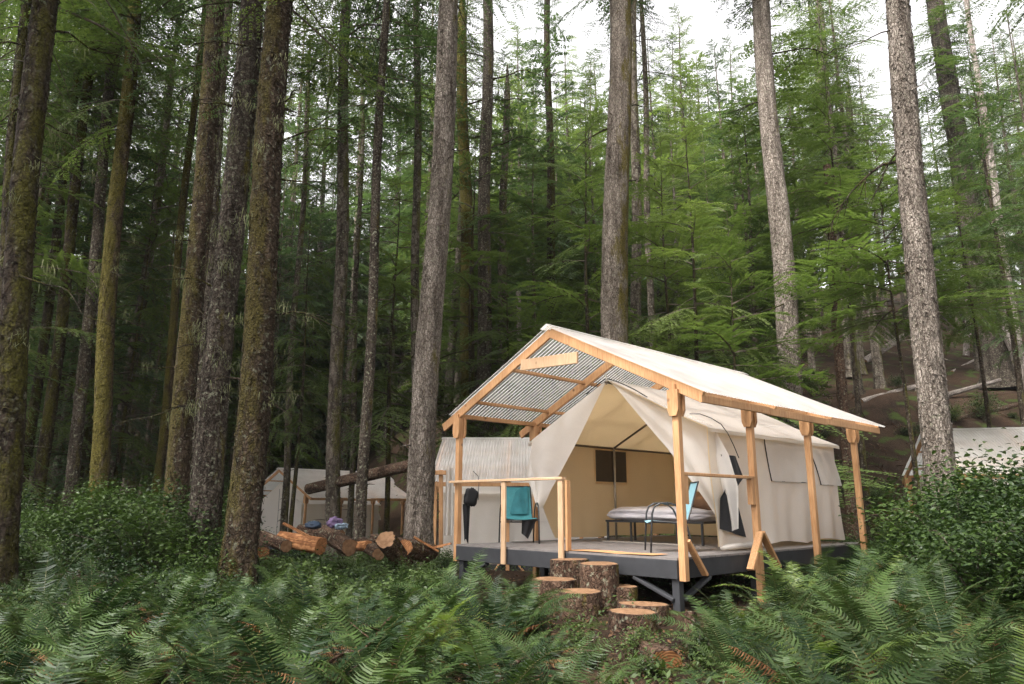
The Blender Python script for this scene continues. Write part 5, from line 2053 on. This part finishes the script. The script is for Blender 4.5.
# ------------------------------------------------------------------ ground litter and small growth (uncountable)
def litter(name, n, y0, y1, size, mat, label, cat, lift, seed, patch, xr=(-30, 1060), flat=.35):
    rng = np.random.RandomState(seed)
    y = y0 + (y1 - y0) * rng.rand(n) ** 1.2
    px = rng.uniform(*xr, n)
    x = np.array([at(p, 500, q)[0] for p, q in zip(px, y)])
    keep = (vnoise(x * .9, y * .9, seed) > patch)
    x, y = x[keep], y[keep]
    n = len(x)
    z = ground_z(x, y) + lift * rng.rand(n) + .012
    P = np.stack([x, y, z], -1)
    a = rng.rand(n) * 6.28
    D = np.stack([np.cos(a), np.sin(a), rng.normal(0, flat, n)], -1)
    S = np.stack([-np.sin(a), np.cos(a), rng.normal(0, flat, n)], -1)
    l = size * rng.uniform(.5, 1.4, n)[:, None]
    Q = np.stack([P - D * l * .5, P + S * l * .24, P + D * l * .5, P - S * l * .24], 1).reshape(-1, 3)
    o = mesh_np(name, Q, np.arange(n * 4).reshape(-1, 4), mat)
    tag(o, label, cat, None, 'stuff')


litter('leaf_litter', 16000, 5.0, 24, .055, M['litter'], 'brown dead leaves and wood chips scattered over the ground', 'leaf litter', .02, 31, -.9)
litter('undergrowth', 26000, 4.5, 16, .05, M['herb'], 'tiny green leaves carpeting the ground between ferns', 'ground cover', .16, 32, -.05, flat=.5)

# ------------------------------------------------------------------ dead wood on the slope and on the ground
dead = [
    ((861, 402, 20), (925, 384, 21), .09, 'bark_log', 'moss flecked fallen log on the slope above the corner of the roof'),
    ((842, 415, 18.5), (918, 392, 19.5), .11, 'bark_moss', 'mossy fallen log lower on the slope above the corner of the roof'),
    ((864, 362, 26), (905, 335, 28), .13, 'bark_log', 'grey fallen log leaning on the dark slope behind the pair of trunks'),
    ((1040, 398, 22), (1000, 318, 24), .20, 'bark_log', 'thick leaning log right of the big flared trunk'),
    ((984, 262, 29), (1060, 226, 29), .15, 'bark_white', 'pale fallen trunk crossing the slope at the right edge'),
    ((966, 356, 25), (968, 310, 25), .10, 'bark_white', 'short pale upright snag between the knobbly and the big flared trunk'),
    ((940, 302, 25), (962, 282, 25.5), .14, 'bark_log', 'grey log end showing between the knobbly and the big flared trunk'),
    ((973, 335, 26), (961, 262, 26), .10, 'bark_log', 'reddish leaning broken trunk left of the big flared trunk'),
    ((952, 372, 22), (978, 358, 22), .05, 'bark_white', 'thin pale stick on the slope right of the knobbly trunk'),
    ((935, 398, 21), (1000, 380, 22), .07, 'bark_log', 'thin log on the brown slope below the big flared trunk'),
    ((955, 420, 19), (1030, 402, 20), .08, 'bark_log', 'dark log on the brown slope above the right bushes'),
    ((700, 360, 22), (735, 352, 23), .05, 'bark_log', 'dead stick on the slope just above the ridge of the roof'),
]
for i, (a, b, r, bk, lab) in enumerate(dead):
    ya, yb = ground_hit(a[0], a[1]), ground_hit(b[0], b[1])
    A, B = at(a[0], a[1], ya), at(b[0], b[1], yb if abs(yb - ya) < 4 else ya + (b[2] - a[2]))
    log_between('fallen_log', A, B, r * 1.7, lab, bark=M['bark_white' if i in (0, 2, 3, 4, 5, 7, 9) else bk], cut=M['cut'], taper=.75, seed=i * 1.9 + 40, nl=18)

stick_specs = [
    (at(508, 668, 5.6), at(598, 640, 6.2), .016, 'dead stick in front of the stump steps'),
    (at(330, 668, 4.8), at(392, 622, 5.2), .010, 'brown dead twig sticking up in the lower left ferns'),
    (at(1000, 662, 5.6), at(960, 640, 6.0), .014, 'dead twig on the bare soil at the lower right corner'),
]
for i, (A, B, r, lab) in enumerate(stick_specs):
    for P_ in (A, B):
        pass
    m = MB()
    t = np.linspace(0, 1, 10)
    P_ = A + np.outer(t, B - A)
    P_[:, 2] += .04 * np.sin(t * 7 + i)
    m.tube(P_, r * (1.1 - .6 * t), 7)
    rr = np.random.RandomState(i)
    for k in range(5):
        q = P_[rr.randint(2, 9)]
        d = rr.normal(0, 1, 3)
        d[2] = abs(d[2]) * .3
        m.tube([q, q + d * .06, q + d * .14 + [0, 0, .01]], [r * .5, r * .4, r * .15], 5)
    o = m.build('dead_stick', M['bark_log'], None, True)
    tag(o, lab, 'stick')

# slash on the slope: loose branches
rngS = np.random.RandomState(77)
brp = []
for k in range(3):
    m = MB()
    L = (1.6, 2.3, 1.1)[k]
    t = np.linspace(0, 1, 9)
    P_ = np.stack([t * L, .12 * L * vnoise(t * 3 + k * 9, 0), .05 + .10 * np.abs(vnoise(t * 3, k * 5.0))], -1)
    m.tube(P_, .03 * (1 - .8 * t) + .004, 6)
    for j in range(9):
        q = P_[rngS.randint(2, 9)]
        d = np.array([rngS.uniform(.2, 1), rngS.uniform(-1, 1), rngS.uniform(-.1, .7)])
        d /= np.linalg.norm(d)
        l2 = L * rngS.uniform(.12, .35)
        m.tube([q, q + d * l2 * .5, q + d * l2 + [0, 0, -.05]], [.010, .007, .002], 4, False)
    brp.append(m.build('fallen_branch', M['bark_log'], None, True))
ub = set()
for i in range(80):
    px, Y = rngS.uniform(800, 1050), rngS.uniform(17, 33)
    x = at(px, 400, Y)[0]
    k = rngS.randint(3)
    o = brp[k].copy() if k in ub else brp[k]
    if k in ub:
        COL.objects.link(o)
    ub.add(k)
    o.location = (x, Y, gz(x, Y) + .02)
    o.rotation_euler = (rngS.normal(0, .2), rngS.normal(-.1, .25), rngS.rand() * 6.28)
    s = rngS.uniform(.6, 1.2)
    o.scale = (s, s, s)
    tag(o, 'bare dead branch lying on the brown slope at the right', 'fallen branch', 'dead branches on the right slope')


# ------------------------------------------------------------------ damp air between the far trees
hm, hnt, hout = new_mat('damp_air')
hv = N(hnt, 'ShaderNodeVolumePrincipled', Density=HAZE)
hv.inputs['Color'].default_value = (.93, .95, .96, 1)
hnt.links.new(hv.outputs[0], hout.inputs['Volume'])
hb = MB()
hb.box((-190, -22, -4.5), (190, 222, 75))
ho = hb.build('haze', hm)
tag(ho, 'thin pale mist hanging between the far trees', 'haze', None, 'stuff')
